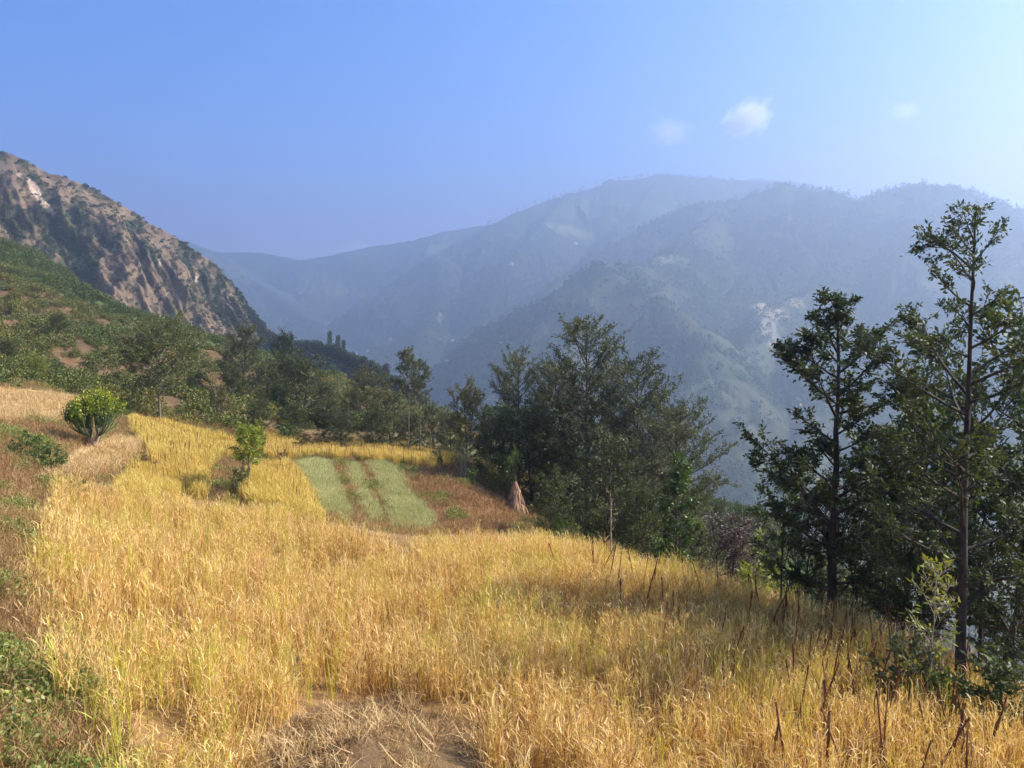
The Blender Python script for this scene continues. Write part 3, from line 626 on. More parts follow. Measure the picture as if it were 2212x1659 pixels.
def grow(seed, H, base, prof, nprim, elev, leaf, nleaf, r0, lmat, bmat, lean=(0, 0), sec=1.0, up=.35, twig_tubes=False, split=1, wob=.02, spread=.12, leafw=.5, droop=.25, dens_in=.25, updown=.55, sub=True, min_az=None, bare=0.0):
    rg = np.random.default_rng(seed); acc = dict(V=[], F=[], n=0)
    K = 12; tz = np.linspace(0, 1, K); trunks = []
    for s in range(split):
        ox = np.cumsum(rg.normal(0, wob*H/K*2, K)); oy = np.cumsum(rg.normal(0, wob*H/K*2, K)); ox[0] = oy[0] = 0
        az = rg.uniform(0, 6.28); sp_ = (0 if split == 1 else .10*H)*tz**.8
        pts = np.stack([ox+lean[0]*tz+math.cos(az)*sp_, oy+lean[1]*tz+math.sin(az)*sp_, tz*H*(1 if s == 0 else rg.uniform(.75, .97))-.25*(1-tz)], 1)
        trunks.append(pts)
        rr_ = r0*(1 if s == 0 else .7); tube(acc, pts, rr_, rr_*.10+.004, 9, .85)
    segs = []   # (p, q, weight)
    for s, pts in enumerate(trunks):
        for i in range(nprim//split):
            f = (i+rg.uniform(.2, .8))/(nprim//split); h = base+(1-base)*f**.95
            q = np.array([np.interp(h, tz, pts[:, k]) for k in range(3)])
            L = max(prof(h), .02)*H*rg.uniform(.65, 1.15); az = i*2.399+rg.uniform(-.5, .5)+s
            e = elev(h)+rg.normal(0, .13); d = np.array([math.cos(az)*math.cos(e), math.sin(az)*math.cos(e), math.sin(e)])
            bp, de = curve(rg, q, d, L, 6, up)
            rb = min(r0*.42, .012+L*.022)*(1.1-h*.5); tube(acc, bp, rb, .004, 5 if L > .5 else 3)
            segs += [(bp[3], bp[4], .3), (bp[4], bp[5], .7)]
            ns = max(3, int((3+L*4.0)*sec))
            for j in range(ns):
                u = rg.uniform(.18, 1)**.8; k_ = u*5; ki = min(int(k_), 4); o = bp[ki]+(bp[ki+1]-bp[ki])*(k_-ki)
                bd = bp[ki+1]-bp[ki]; bd /= np.linalg.norm(bd)
                sd = np.cross(bd, [0, 0, 1]); sd /= np.linalg.norm(sd)+1e-6
                ds = bd*.65+sd*(rg.choice([-1, 1])*rg.uniform(.5, 1.1))+np.array([0, 0, rg.uniform(-.15, .45)]); ds /= np.linalg.norm(ds)
                Ls = L*rg.uniform(.22, .48)*(1.25-u*.75)+.06*H**.5*.5
                sp2, dd = curve(rg, o, ds, Ls, 4, up*.6, .14)
                if sub: tube(acc, sp2, max(rb*.38, .004), .003, 3)
                segs += [(sp2[1], sp2[2], .8), (sp2[2], sp2[3], 1.2)]
                nt_ = 3 if Ls > .25 else 2
                for m in range(nt_):
                    o2 = sp2[rg.integers(1, 4)]; dt = dd*.6+rg.normal(0, .6, 3); dt[2] += .1; dt /= np.linalg.norm(dt)
                    e2 = o2+dt*Ls*rg.uniform(.25, .5)
                    if twig_tubes: tube(acc, [o2, e2], .005, .003, 3)
                    segs.append((o2, e2, 1.0))
        segs += [(pts[-2], pts[-1], 2.0)]
    A = np.array([s_[0] for s_ in segs]); B = np.array([s_[1] for s_ in segs]); W = np.array([s_[2] for s_ in segs])*np.linalg.norm(B-A, axis=1)
    if bare > 0: W *= (rg.uniform(0, 1, len(W)) > bare)
    pk = rg.choice(len(A), nleaf, p=W/W.sum()); t = rg.uniform(0, 1, nleaf)[:, None]
    C = A[pk]+(B[pk]-A[pk])*t; C = C+rg.normal(0, spread*leaf*3, (nleaf, 3)); D = (B-A)[pk]; D /= np.linalg.norm(D, axis=1)[:, None]+1e-9
    lc = np.clip(.45+rg.normal(0, .22, nleaf)+rg.normal(0, .12, len(A))[pk], 0, 1)
    crown = leaves(rg, C, D, leaf, lmat, leafw, updown, droop, .55, lc, "crown_leaves")
    trunk = mesh("trunk_wood", np.vstack(acc['V']), np.vstack(acc['F']), True, {}, [bmat])
    return trunk, crown
def put(name, label, cat, proto, px, y, top=None, base_py=None, Hm=1.0, group=None, rz=None, dx=0, crown_mat=None, parts=("trunk", "crown"), wide=1.0, sink=.1):
    """stand a plant on the ground at picture column px and distance y, as tall as its top (py) asks"""
    q = P(px, CY, y); x = q[0]; z = float(gz(np.array([x]), np.array([y]))[0])-sink
    if top is not None:
        Ht = P(px, top, y)[2]-z; hi = 0
        for me in proto:
            co = np.empty(len(me.vertices)*3, np.float32); me.vertices.foreach_get("co", co); hi = max(hi, float(np.percentile(co[2::3], 99.9)))
        Hm = hi
    else: Ht = Hm
    s = Ht/Hm; t = thing(name, label, cat, (x, y, z), group, rz if rz is not None else random.uniform(0, 6.28))
    t.scale = (s*wide, s*wide, s)
    for pn, me in zip(parts, proto):
        me2 = me
        if pn == parts[-1] and crown_mat is not None:
            me2 = me.copy(); me2.materials.clear(); me2.materials.append(crown_mat)
        link(pn, me2, t)
    return t, Ht
random.seed(5)
cone = lambda a, w: (lambda h: w*min(1, (h-a)/.12+.35)*(1-h)**.75+.02 if h > a else w*.3)
rnd = lambda a, w: (lambda h: w*math.sqrt(max(0.02, 1-((h-(1+a)/2)/((1-a)/2*1.06))**2)))
# near trees on the right rim: each grown for itself
p = grow(301, 8.6, .22, lambda h: .36*(1-h)**.52*(.80+.20*math.sin(h*23))+.012, 36, lambda h: .14+.5*h, .082, 17500, .105, M_dark, B_dark, up=.32, twig_tubes=True, wob=.012, sec=.95, leafw=.42, droop=.15)
put("tree", "tallest dark tree with bare straight trunk and open layered boughs at the rice rim", "tree", p, 2100, 14.6, 440, Hm=8.6, rz=.4)
p = grow(302, 7.0, .16, lambda h: .235*math.sqrt(max(.015, 1-((h-.42)/.60)**2))*(.75+.25*math.sin(h*19)), 38, lambda h: .2+.6*h, .080, 22000, .095, M_dark, B_dark, up=.4, twig_tubes=True, wob=.015, sec=1.0, leafw=.45)
put("tree", "dense pointed dark tree standing between the open tall tree and the hazy valley gap", "tree", p, 1808, 19, 628, Hm=7.0, rz=1.1, wide=1.25)
p = grow(303, 7.2, .28, lambda h: .30*(1-h)**.5+.02, 36, lambda h: .35+.5*h, .082, 11000, .085, M_dark, B_dark, up=.4, twig_tubes=True, split=2, wob=.02)
put("tree", "twin-stemmed dark tree just behind the tallest tree on the slope edge", "tree", p, 2175, 16.5, 700, Hm=7.2, rz=2.0)
pu = [grow(310+i, 5.5, .24, rnd(.18, .30), 30, lambda h: .25+.5*h, .084, 12500, .055, M_dark, B_dark, up=.45, split=2, wob=.02) for i in range(2)]
for i, (px, y, top, lab) in enumerate([(1950, 20, 880, "bushy dark tree filling the gap between the pointed tree and the tallest tree"), (1885, 22.5, 960, "lower bushy dark tree behind the foot of the pointed tree"), (2025, 22, 800, "broad dark tree crowded against the left side of the tallest trunk"),
                            (2245, 19, 560, "dark tree cut by the picture edge beside the tallest tree"), (1980, 17.2, 1090, "small dark tree low down between two trunks at the rim"), (2215, 14.2, 1225, "low dark bushy tree at the foot of the twin-stemmed tree"), (1740, 22, 1080, "low dark tree just behind the slim pale green sapling")]):
    put("tree", lab, "tree", pu[i % 2], px, y, top, Hm=5.5, rz=i*1.3, wide=[1, 1.1, .9, 1.0, 1.1, 1.2, .9][i])
p = grow(320, 3.6, .30, rnd(.25, .30), 24, lambda h: .45+.3*h, .085, 2600, .035, M_bright, B_dark, up=.3, twig_tubes=True)
put("sapling", "slim pale green sapling with thin dark stem left of the pointed dark tree", "sapling", p, 1700, 20.3, 1008, Hm=3.6)
p = grow(321, 2.3, .25, rnd(.2, .24), 16, lambda h: .8, .088, 420, .012, M_lime, B_pale, up=.4, twig_tubes=True, leafw=.34)
put("tall_weed", "tall yellow-green leafy weed in front of the tallest dark trunk", "plant", p, 2040, 12.6, 1195, Hm=2.3)
pb = [grow(330+i, 1.2, .0, rnd(-.2, .5), 22, lambda h: .5+.4*h, .075, 1500, .015, M_bright, B_green, up=.4, split=3) for i in range(2)]
put("bush", "grey-green leafy bush below the tall yellow-green weed", "bush", pb[0], 1985, 13.2, 1330, Hm=1.2, crown_mat=M_alder2, wide=1.1)
put("bush", "low leafy bush at the picture edge under the dark trees", "bush", pb[1], 2190, 12.6, 1395, Hm=1.2, crown_mat=M_dark, wide=1.4)
put("bush", "small bright green bush at the foot of the tall dark trunk by the rim", "bush", pb[1], 2075, 12.4, 1445, Hm=1.2, wide=.8)
# the big alders in the middle
pa = [grow(340+i, 14., .16, (lambda h: .33*math.sqrt(max(.02, 1-((h-.42)/.63)**2))), 52, lambda h: .12+.6*h, .15, 34000, .17, M_alder2, B_dark, up=.34, wob=.012, sec=.62, spread=.14) for i in range(3)]
al = [(1120, 57, 748, 0, .95, "broad dark alder at the left end of the big dark grove behind the haystack"), (1200, 56, 775, 1, .9, "alder with forked trunk between the tallest alder and the left-end alder"),
      (1268, 50, 682, 2, 1.05, "tallest alder in the middle of the big dark grove"), (1378, 47, 752, 0, 1.15, "spreading alder just right of the tallest one in the grove"),
      (1462, 41, 858, 1, 1.12, "low spreading alder reaching out over the valley at the right end of the grove"), (1405, 50, 860, 2, 1.2, "alder half hidden behind the spreading alder of the grove"), (1065, 61, 875, 1, 1.0, "smaller alder leaning out at the left foot of the grove")]
for i, (px, y, top, k, w_, lab) in enumerate(al):
    put("alder_tree", lab, "tree", pa[k], px, y, top, Hm=14., rz=i*1.9, wide=w_*.95, group="alders of the big grove")
pd = [grow(350+i, 7., .02, rnd(-.05, .36), 56, lambda h: .35+.5*h, .12, 17000, .09, M_alder, B_dark, up=.4, split=2, sec=.8) for i in range(3)]
put("tree", "dense low dark tree filling the left end of the grove above the haystack", "tree", pd[2], 1085, 53, 872, Hm=7., crown_mat=M_dark, wide=1.5)
put("tree", "dense dark tree low between the left-end alder and the forked alder", "tree", pd[1], 1150, 51, 850, Hm=7., crown_mat=M_alder, wide=1.5)
put("tree", "dense dark tree low behind the two middle alders of the grove", "tree", pd[0], 1235, 54, 845, Hm=7., crown_mat=M_alder, wide=1.5)
put("tree", "rounded dense dark tree with glossy leaves in front of the grove", "tree", pd[0], 1305, 33, 925, Hm=7., wide=1.0)
put("tree", "shaded low tree between the haystack and the rounded dense tree", "tree", pd[1], 1195, 37, 1010, Hm=7., crown_mat=M_dark, wide=1.15)
put("tree", "shaded low tree filling the grove to the right of the rounded dense tree", "tree", pd[2], 1400, 33, 1035, Hm=7., crown_mat=M_dark, wide=1.1)
p = grow(360, 6., .12, rnd(.1, .17), 34, lambda h: .55+.3*h, .13, 6500, .06, M_bright, B_grey, up=.5, twig_tubes=True)
put("tree", "narrow bright green broad-leaved tree right of the dark grove", "tree", p, 1466, 28, 978, Hm=6., wide=1.15)
p = grow(361, 3.2, .35, lambda h: .10, 6, lambda h: 1.1, .08, 60, .055, M_brown, B_pale, up=.2, wob=.05)
put("bare_stem", "bare pale crooked trunk standing before the rounded dense dark tree", "tree", p, 1322, 26.5, 1052, Hm=3.2)
put("bush", "purple-leaved bushy tree behind the rice between the grove and the sapling", "tree", pd[1], 1572, 31, 1100, Hm=7., crown_mat=M_purple, wide=1.35)
put("bush", "dull green low tree just left of the purple-leaved one", "tree", pd[0], 1500, 30, 1120, Hm=7., crown_mat=M_alder2, wide=1.2)
for px, y, top, lab in [(1555, 62, 1072, "left one of three small rounded trees far down the slope"), (1612, 64, 1086, "middle one of three small rounded trees far down the slope"), (1655, 60, 1108, "right one of three small rounded trees far down the slope")]:
    put("tree", lab, "tree", pd[2], px, y, top, Hm=7., wide=.7, crown_mat=M_alder)
put("bush", "greenish-yellow bush on the slope below the three small rounded trees", "bush", pb[0], 1660, 36, 1150, Hm=1.2, crown_mat=M_lime)
put("bush", "pale grey-green bush on the rim just right of the purple tree", "bush", pb[1], 1628, 27, 1215, Hm=1.2, crown_mat=M_lime, wide=.9)
# trees behind the green terraces
ps = [grow(370+i, 9., .55, rnd(.5, .17), 26, lambda h: .35+.5*h, .14, 4200, .075, M_alder2, B_grey, up=.4, wob=.015, twig_tubes=True) for i in range(2)]
put("tree", "left one of two slender trees with long bare trunks behind the yellow strip", "tree", ps[0], 882, 60, 748, Hm=9.)
put("tree", "right one of two slender trees with long bare trunks behind the yellow strip", "tree", ps[1], 906, 61, 775, Hm=9., rz=1)
p = grow(374, 8.5, .30, (lambda h: .46*math.sqrt(max(.03, 1-((h-.60)/.44)**2))), 44, lambda h: .05+.6*h, .17, 15000, .13, M_olive, B_grey, up=.35, wob=.008)
put("tree", "broad-crowned tree with a pale clear trunk at the back corner of the yellow terrace", "tree", p, 343, 63, 672, Hm=8.5, crown_mat=leaf_mat("broad_tree_leaves", [(0, (.045, .06, .012)), (.5, (.10, .12, .024)), (.85, (.19, .18, .035)), (1, (.30, .22, .05))], .42, .25, .4))
mid = [(612, 88, 722, .75, M_dark, 0, "spire-topped dark tree rising above the left tree belt"), (648, 80, 765, 1.15, M_alder, 1, "largest rounded dark tree of the left tree belt"), (575, 84, 790, 1.1, M_alder, 2, "dark tree left of the largest rounded one in the belt"),
       (520, 92, 705, .9, M_alder2, 0, "hazy dark tree right behind the broad-crowned tree"), (505, 78, 800, 1., M_dark, 1, "dark tree behind the reddish-topped small tree"), (700, 74, 835, 1., M_alder, 2, "dark rounded tree on the right flank of the largest belt tree"),
       (755, 80, 845, .9, M_olive, 0, "olive tree with thin crown in the middle of the belt"), (800, 76, 800, 1., M_olive, 1, "tall olive-grey tree left of the two slender trees"), (845, 70, 850, 1., M_olive, 2, "thin olive tree touching the left slender tree"),
       (940, 66, 880, .9, M_alder2, 0, "grey-green tree just right of the two slender trees"), (1012, 58, 828, .75, M_olive, 1, "small light-crowned tree left of the big dark grove"), (975, 62, 900, .9, M_alder2, 2, "grey-green low tree between the slender pair and the light-crowned tree"),
       (425, 76, 835, 1.1, M_dark, 0, "low dark tree behind the trunk of the broad-crowned tree on its right"), (290, 72, 850, 1.3, M_dark, 1, "low dark green tree behind the flowering candelabra shrub"), (250, 84, 815, 1.3, M_alder, 2, "dark bushy tree left of the broad-crowned tree"),
       (195, 90, 800, 1.2, M_alder, 0, "dark bushy tree above the upper dry field"), (20, 78, 745, 1.4, M_alder, 1, "dark bushy tree at the left picture edge"), (130, 96, 690, 1.2, M_dark, 2, "dark bushy tree beside the bare terrace on the hillside"), (620, 66, 880, 1.2, M_dark, 0, "low dark tree behind the yellow strip under the largest belt tree"),
       (735, 64, 890, 1.2, M_alder, 1, "low green tree behind the yellow strip near its small cypress-shaped bush"), (805, 63, 895, 1.1, M_dark, 2, "low dark tree behind the yellow strip left of the slender pair"), (560, 68, 870, 1.2, M_alder, 1, "low green tree behind the yellow terrace beside the reddish-topped tree"),
       (880, 66, 905, 1.1, M_alder2, 0, "low grey-green tree at the feet of the slender pair"), (720, 150, 800, .9, M_bright, 2, "bright green clump on the ridge flank under the landslip"), (500, 140, 735, 1., M_alder2, 1, "hazy tree at the foot of the brown mountain")]
for i, (px, y, top, w_, mt, k, lab) in enumerate(mid):
    top -= 14
    put("tree", lab, "tree", pd[k], px, y, top, Hm=7., crown_mat=mt, wide=w_*(1.0 if i == 0 else 1.25), rz=i*1.7)
p = grow(380, 4.6, .42, rnd(.35, .34), 26, lambda h: .4+.5*h, .13, 3800, .05, M_autumn, B_pale, up=.4, split=3, twig_tubes=True)
put("tree", "small tree with reddish-green crown on thin pale stems behind the yellow terrace", "tree", p, 478, 66, 820, Hm=4.6, crown_mat=leaf_mat("reddish_green_leaves", [(0, (.035, .045, .012)), (.5, (.08, .085, .02)), (.85, (.16, .10, .03)), (1, (.26, .10, .04))], .45, .25, .35))
put("tree", "light green small tree above the upper dry field at the left", "tree", pd[1], 82, 63, 762, Hm=7., crown_mat=M_lime, wide=1.3)
put("tree", "green small tree left of the light green one above the dry field", "tree", pd[2], 30, 66, 790, Hm=7., crown_mat=M_bright, wide=1.3)
# ridge trees
pr = grow(385, 9., .1, rnd(-.05, .2), 40, lambda h: .5, .5, 2200, .12, M_alder, B_dark, up=.4, sub=False)
for px, y, top, w_, mt, lab in [(712, 298, 717, .9, M_alder, "narrow dark tree standing alone on the far ridge"), (730, 292, 726, 1.2, M_alder, "left of two bushy trees leaning together on the far ridge"), (742, 286, 736, 1.2, M_alder, "right of two bushy trees leaning together on the far ridge"), (834, 215, 787, 1.6, M_purple, "reddish-purple round tree on the ridge left of the slender pair")]:
    q = P(px, top, y); i_ = np.argmin((mx_-px)**2+(Ym-y)**2*.02+np.where(TT < -.02, 1e6, 0)); 
    ci = np.argmin(np.abs(mx_[29]-px)); zb = Zm[29, ci]-.6; yy = Ym[29, ci]; qq = P(px, top, yy)
    t = thing("tree", lab, "tree", (qq[0], yy, zb), None, random.uniform(0, 6)); s = max((qq[2]-zb)/9., .3); t.scale = (s*w_, s*w_, s)
    link("trunk", pr[0], t); c_ = pr[1]
    if mt is not M_alder: c_ = pr[1].copy(); c_.materials.clear(); c_.materials.append(mt)
    link("crown", c_, t)
# small trees, bushes and shrubs between the fields
p = grow(390, 3.0, .46, rnd(.42, .26), 20, lambda h: .5+.3*h, .15, 1900, .045, M_bright, B_grey, up=.4, twig_tubes=True, leafw=.36, droop=.5)
put("small_tree", "small yellow-green tree with leaning stem between the two yellow terraces", "tree", p, 531, 37, 912, Hm=3.0, crown_mat=leaf_mat("small_tree_leaves", [(0, (.07, .12, .013)), (.5, (.18, .24, .026)), (.8, (.34, .33, .04)), (1, (.50, .32, .05))], .4, .4, .4), wide=1.15)
put("bush", "dark green bush under the small yellow-green tree", "bush", pb[0], 512, 36.5, 995, Hm=1.2, crown_mat=M_olive, wide=1.0)
put("bush", "narrow yellowish bush just behind the small yellow-green tree", "bush", pb[1], 560, 52, 900, Hm=1.2, crown_mat=M_lime, wide=.5)
put("bush", "small cypress-shaped bush on the yellow strip", "bush", pb[1], 741, 57, 932, Hm=1.2, crown_mat=M_olive, wide=.6)
put("bush", "dry brown round bush between the yellow terrace and the yellow strip", "bush", pb[0], 607, 51, 970, Hm=1.2, crown_mat=M_brown, wide=1.3)
put("bush", "low dry brown bush at the back edge of the yellow strip", "bush", pb[1], 655, 60, 935, Hm=1.2, crown_mat=M_brown, wide=1.7)
put("bush", "bright green low bush behind the left end of the yellow strip", "bush", pb[0], 625, 64, 905, Hm=1.2, wide=1.5)
put("bush", "small green bush left behind the yellow strip by the reddish-topped tree", "bush", pb[1], 690, 63, 925, Hm=1.2, crown_mat=M_olive, wide=1.4)
put("bush", "bright green round bush at the edge of the brown field", "bush", pb[0], 1016, 46, 1003, Hm=1.2, wide=.95)
put("bush", "dark low bush left of the yellow-leaved bare shrub", "bush", pb[1], 945, 53, 972, Hm=1.2, crown_mat=M_dark, wide=1.4)
p = grow(391, 2.6, .25, rnd(.2, .5), 16, lambda h: .85, .15, 260, .05, M_lime, B_pale, up=.3, twig_tubes=True, split=4, bare=.3)
put("shrub", "half-bare shrub with pale forked branches and few yellow-green leaves", "shrub", p, 1000, 49, 950, Hm=2.6)
p2 = grow(392, 3.2, .05, rnd(-.1, .36), 34, lambda h: .5+.3*h, .14, 2600, .04, M_autumn, B_grey, up=.4, split=3)
put("shrub", "yellow and orange leaved shrub behind the haystack", "shrub", p2, 1058, 47, 985, Hm=3.2, wide=.95)
put("shrub", "tall leafy shrub with reddish tips on a pole just above the haystack", "shrub", p2, 1106, 45.5, 962, Hm=3.2, wide=.55, crown_mat=leaf_mat("leafy_column", [(0, (.035, .07, .012)), (.6, (.09, .14, .02)), (.9, (.2, .16, .03)), (1, (.4, .12, .03))], .45, .3, .35))
put("bush", "reddish brown bush beneath the grove right of the haystack", "bush", pb[1], 1165, 44, 1075, Hm=1.2, crown_mat=M_autumn, wide=1.6)
put("bush", "green weedy bush right of the haystack in the shade", "bush", pb[0], 1205, 36, 1108, Hm=1.2, crown_mat=M_bright, wide=1.0)
put("bush", "green weedy bush at the foot of the bare pale trunk", "bush", pb[1], 1430, 27.5, 1150, Hm=1.2, crown_mat=M_bright, wide=1.0)
put("bush", "small green clump in the earth gap between two pale green crop strips", "bush", pb[0], 842, 47, 1048, Hm=1.2, crown_mat=M_olive, wide=.9)
put("bush", "green tuft at the top corner of the narrow crop strip", "bush", pb[1], 772, 50.5, 985, Hm=1.2, crown_mat=M_bright, wide=.8)
for i, (px, y, top, lab) in enumerate([(65, 33, 925, "leafy green clump left of the shaded hollow on the bank"), (105, 31, 955, "leafy green clump with a yellow flower head on the bank"), (30, 32, 945, "leafy green clump nearest the picture edge on the upper bank"), (150, 27, 1035, "leafy green clump on the bank below the candelabra shrub"), (305, 38, 975, "dark reddish tuft at the corner of the pale grass bank")]):
    put("weed_clump", lab, "plant", pb[i % 2], px, y, top, Hm=1.2, crown_mat=[M_bright, M_bright, M_olive, M_olive, M_brown][i], wide=1.4)

# ------------------------------------------------------------------ candelabra euphorbia
def euphorbia():
    rg = np.random.default_rng(400); acc = dict(V=[], F=[], n=0); st = dict(V=[], F=[], n=0); C = []; D = []
    forks = []
    for k in range(6):
        az = k*1.05+rg.uniform(-.2, .2); q = np.array([(0, 0, -.15), (.06*math.cos(az), .06*math.sin(az), .2), (.2*math.cos(az), .2*math.sin(az), .5), (.33*math.cos(az), .33*math.sin(az), .85)])
        q[1:] += rg.normal(0, .02, (3, 3)); tube(acc, q, .085, .045, 7); forks.append((az, q))
    for i in range(120):
        u = rg.uniform(-.12, 1); az = rg.uniform(0, 6.283); r = math.sqrt(1-u*u)*rg.uniform(.72, 1.04)
        lump = 1+.16*math.sin(az*2+1)+.12*math.sin(az*5)
        tp = np.array([r*lump*.92*math.cos(az), r*lump*.92*math.sin(az), 1.50+u*.70*rg.uniform(.80, 1.06)+.12*math.sin(az+2)])
        fa_, q = forks[int(((az+.5) % 6.283)/6.2832*6) % 6]; o = q[rg.integers(2, 4)]
        m1 = o+np.array([(tp[0]-o[0])*.75, (tp[1]-o[1])*.75, (tp[2]-o[2])*.22]); m2 = np.array([tp[0]*.98, tp[1]*.98, tp[2]-(tp[2]-o[2])*.42])
        t_ = np.linspace(0, 1, 7)[:, None]; q3 = (1-t_)**3*o+3*(1-t_)**2*t_*m1+3*(1-t_)*t_**2*m2+t_**3*tp
        tube(st, q3, .019, .017, 5)
        n = 42; C.append(tp+rg.normal(0, 1, (n, 3))*np.array([.075, .075, .11])-np.array([0, 0, .08])); dd = np.array([tp[0]*.4, tp[1]*.4, .8]); D.append(np.tile(dd, (n, 1))+rg.normal(0, .5, (n, 3)))
        n = 14; C.append(q3[5]+rg.normal(0, .05, (n, 3))); D.append(rg.normal(0, .6, (n, 3))+np.array([0, 0, .5]))
    C = np.vstack(C); lc = np.clip((C[:, 2]-1.1)/1.3*.45+rg.uniform(0, .62, len(C))+rg.normal(0, .1, len(C)), 0, 1)
    lf = leaves(rg, C, np.vstack(D), .085, leaf_mat("euphorbia_leaves", [(0, (.04, .08, .012)), (.45, (.12, .18, .02)), (.7, (.34, .33, .02)), (1, (.66, .52, .03))], .45, .3, .35), .55, .4, 0, .5, lc, name="leaf_tufts")
    return [mesh("euphorbia_wood", np.vstack(acc['V']), np.vstack(acc['F']), True, {}, [B_pale]), mesh("euphorbia_stems", np.vstack(st['V']), np.vstack(st['F']), True, {}, [B_green]), lf]
put("candelabra_shrub", "candelabra shaped shrub with yellow tufted tips and pale trunk on the grassy bank", "shrub", euphorbia(), 199, 40, 838, Hm=2.2, parts=("trunk", "stems", "flower_tufts"), rz=.5, wide=.9)

# ------------------------------------------------------------------ haystack: maize stalks stooked round a pole
def haystack():
    rg = np.random.default_rng(410); V = []; Fc = []; lc = []; n = 0
    for k in range(900):
        az = rg.uniform(0, 6.283); h = rg.uniform(.05, 1.0)**.8; r = .62*(1-h)**.85+.05; r *= rg.uniform(.75, 1.08)
        top = np.array([math.cos(az)*r*.62, math.sin(az)*r*.62, min(h*1.75+.3, 1.95)]); bot = np.array([math.cos(az+rg.normal(0, .2))*(r+.08), math.sin(az+rg.normal(0, .2))*(r+.08), max(h*1.75-.28, 0)])
        w = rg.uniform(.018, .05); sd = np.array([-math.sin(az), math.cos(az), 0])*w; mid_ = (top+bot)/2+np.array([math.cos(az), math.sin(az), 0])*rg.uniform(0, .09)
        V += [bot-sd, bot+sd, mid_-sd, mid_+sd, top-sd*.4, top+sd*.4]; Fc += [(n, n+1, n+3, n+2), (n+2, n+3, n+5, n+4)]; lc += [rg.uniform()]*6; n += 6
    body = mesh("stooked_stalks", V, np.array(Fc), False, {'lc': ('FLOAT', lc)}, [leaf_mat("dry_stalks", [(0, (.13, .07, .04)), (.5, (.32, .19, .11)), (1, (.55, .38, .24))], .75, .15, .2)])
    acc = dict(V=[], F=[], n=0); a = np.arange(0, 14); core = np.array([(0, 0, z_) for z_ in np.linspace(0, 1.85, 6)]); tube(acc, core, .60, .06, 14)
    cm = mesh("stack_core", np.vstack(acc['V']), np.vstack(acc['F']), True, {}, [bark_mat("stack_inner", (.05, .03, .02), (.14, .08, .05))])
    acc = dict(V=[], F=[], n=0); tube(acc, [(0, 0, 0), (0.01, 0, 1.2), (0, .02, 2.35)], .035, .025, 6)
    return [cm, mesh("pole_wood", np.vstack(acc['V']), np.vstack(acc['F']), True, {}, [B_grey]), body]
put("haystack", "cone shaped stack of dry brown maize stalks at the edge of the brown field", "haystack", haystack(), 1113, 43.5, 1025, Hm=2.2, parts=("core", "pole", "stalks"), wide=1.1)

# ------------------------------------------------------------------ dry maize stalks standing in the crops
M_stalk = bark_mat("dry_stalk", (.08, .030, .014), (.26, .11, .045), 30, .1)
def stalk(seed):
    rg = np.random.default_rng(seed); acc = dict(V=[], F=[], n=0)
    q, d = curve(rg, (0, 0, -.1), (rg.normal(0, .12), rg.normal(0, .12), 1), 1.38, 6, .0, .035); tube(acc, q, .019, .011, 5)
    V = []; Fc = []; n = 0; lc = []
    for k in range(4):
        i = rg.integers(2, 6); az = rg.uniform(0, 6.28); o = q[i]; L = rg.uniform(.15, .4); h = np.array([math.cos(az), math.sin(az), 0]); sd = np.array([-math.sin(az), math.cos(az), 0])*.014
        ps_ = [o, o+h*L*.12-np.array([0, 0, L*.45]), o+h*L*.10-np.array([0, 0, L])]
        for j in range(2): V += [ps_[j]-sd, ps_[j]+sd, ps_[j+1]+sd*.6, ps_[j+1]-sd*.6]; Fc.append((n, n+1, n+2, n+3)); n += 4; lc += [.4]*4
    return (mesh("stalk_stem", np.vstack(acc['V']), np.vstack(acc['F']), True, {}, [M_stalk]), mesh("stalk_husks", V, np.array(Fc), False, {'lc': ('FLOAT', lc)}, [M_brown]))
PS = [stalk(420+i) for i in range(7)]
rg = np.random.default_rng(430); cnt = 0
cand = [(118+rg.uniform(0, 0), 0)]
X_ = rg.uniform(0, 17, 4000); Y_ = rg.uniform(8, 25, 4000); Z_ = gz(X_, Y_); pxx, pyy = proj(X_, Y_, Z_+.6)
ff = regions(pxx, pyy)[0]; lim = np.interp(pyy, [1150, 1250, 1400, 1650], [980, 1180, 1480, 1640])
ok = ff & (pxx > lim) & (pxx < 2300) & (pyy < 1700); taken = []
for x_, y_, z_ in np.stack([X_, Y_, Z_], 1)[ok]:
    if cnt >= 240: break
    if any((x_-a)**2+(y_-b)**2 < .3**2 for a, b in taken) or rg.uniform() > (.22+.78*(x_ > .36*y_)): continue
    taken.append((x_, y_)); k = cnt % 7; s = rg.uniform(.8, 1.15); tl = rg.normal(0, .12)
    t = thing("maize_stalk", "dry brown leafless maize stalk poking above the golden rice of the front terrace", "stalk", (x_, y_, z_), "dry maize stalks in the front rice field", rg.uniform(0, 6.28), s)
    t.rotation_euler = (tl, rg.normal(0, .12), rg.uniform(0, 6.28)); link("stem", PS[k][0], t); link("husks", PS[k][1], t, kind="stuff"); cnt += 1
X_ = rg.uniform(-32, -6, 9000); Y_ = rg.uniform(35, 64, 9000); Z_ = gz(X_, Y_); pxx, pyy = proj(X_, Y_, Z_+.5)
ok = regions(pxx, pyy)[3]; sel = np.stack([X_, Y_, Z_], 1)[ok]; big_ = mesh("far_stalk", *(lambda a: (np.vstack(a['V']), np.vstack(a['F'])))((lambda a: (tube(a, [(0, 0, -.1), (.02, .01, .6), (0.05, 0, 1.15)], .022, .012, 4), a)[1])(dict(V=[], F=[], n=0))), mats=[M_stalk])
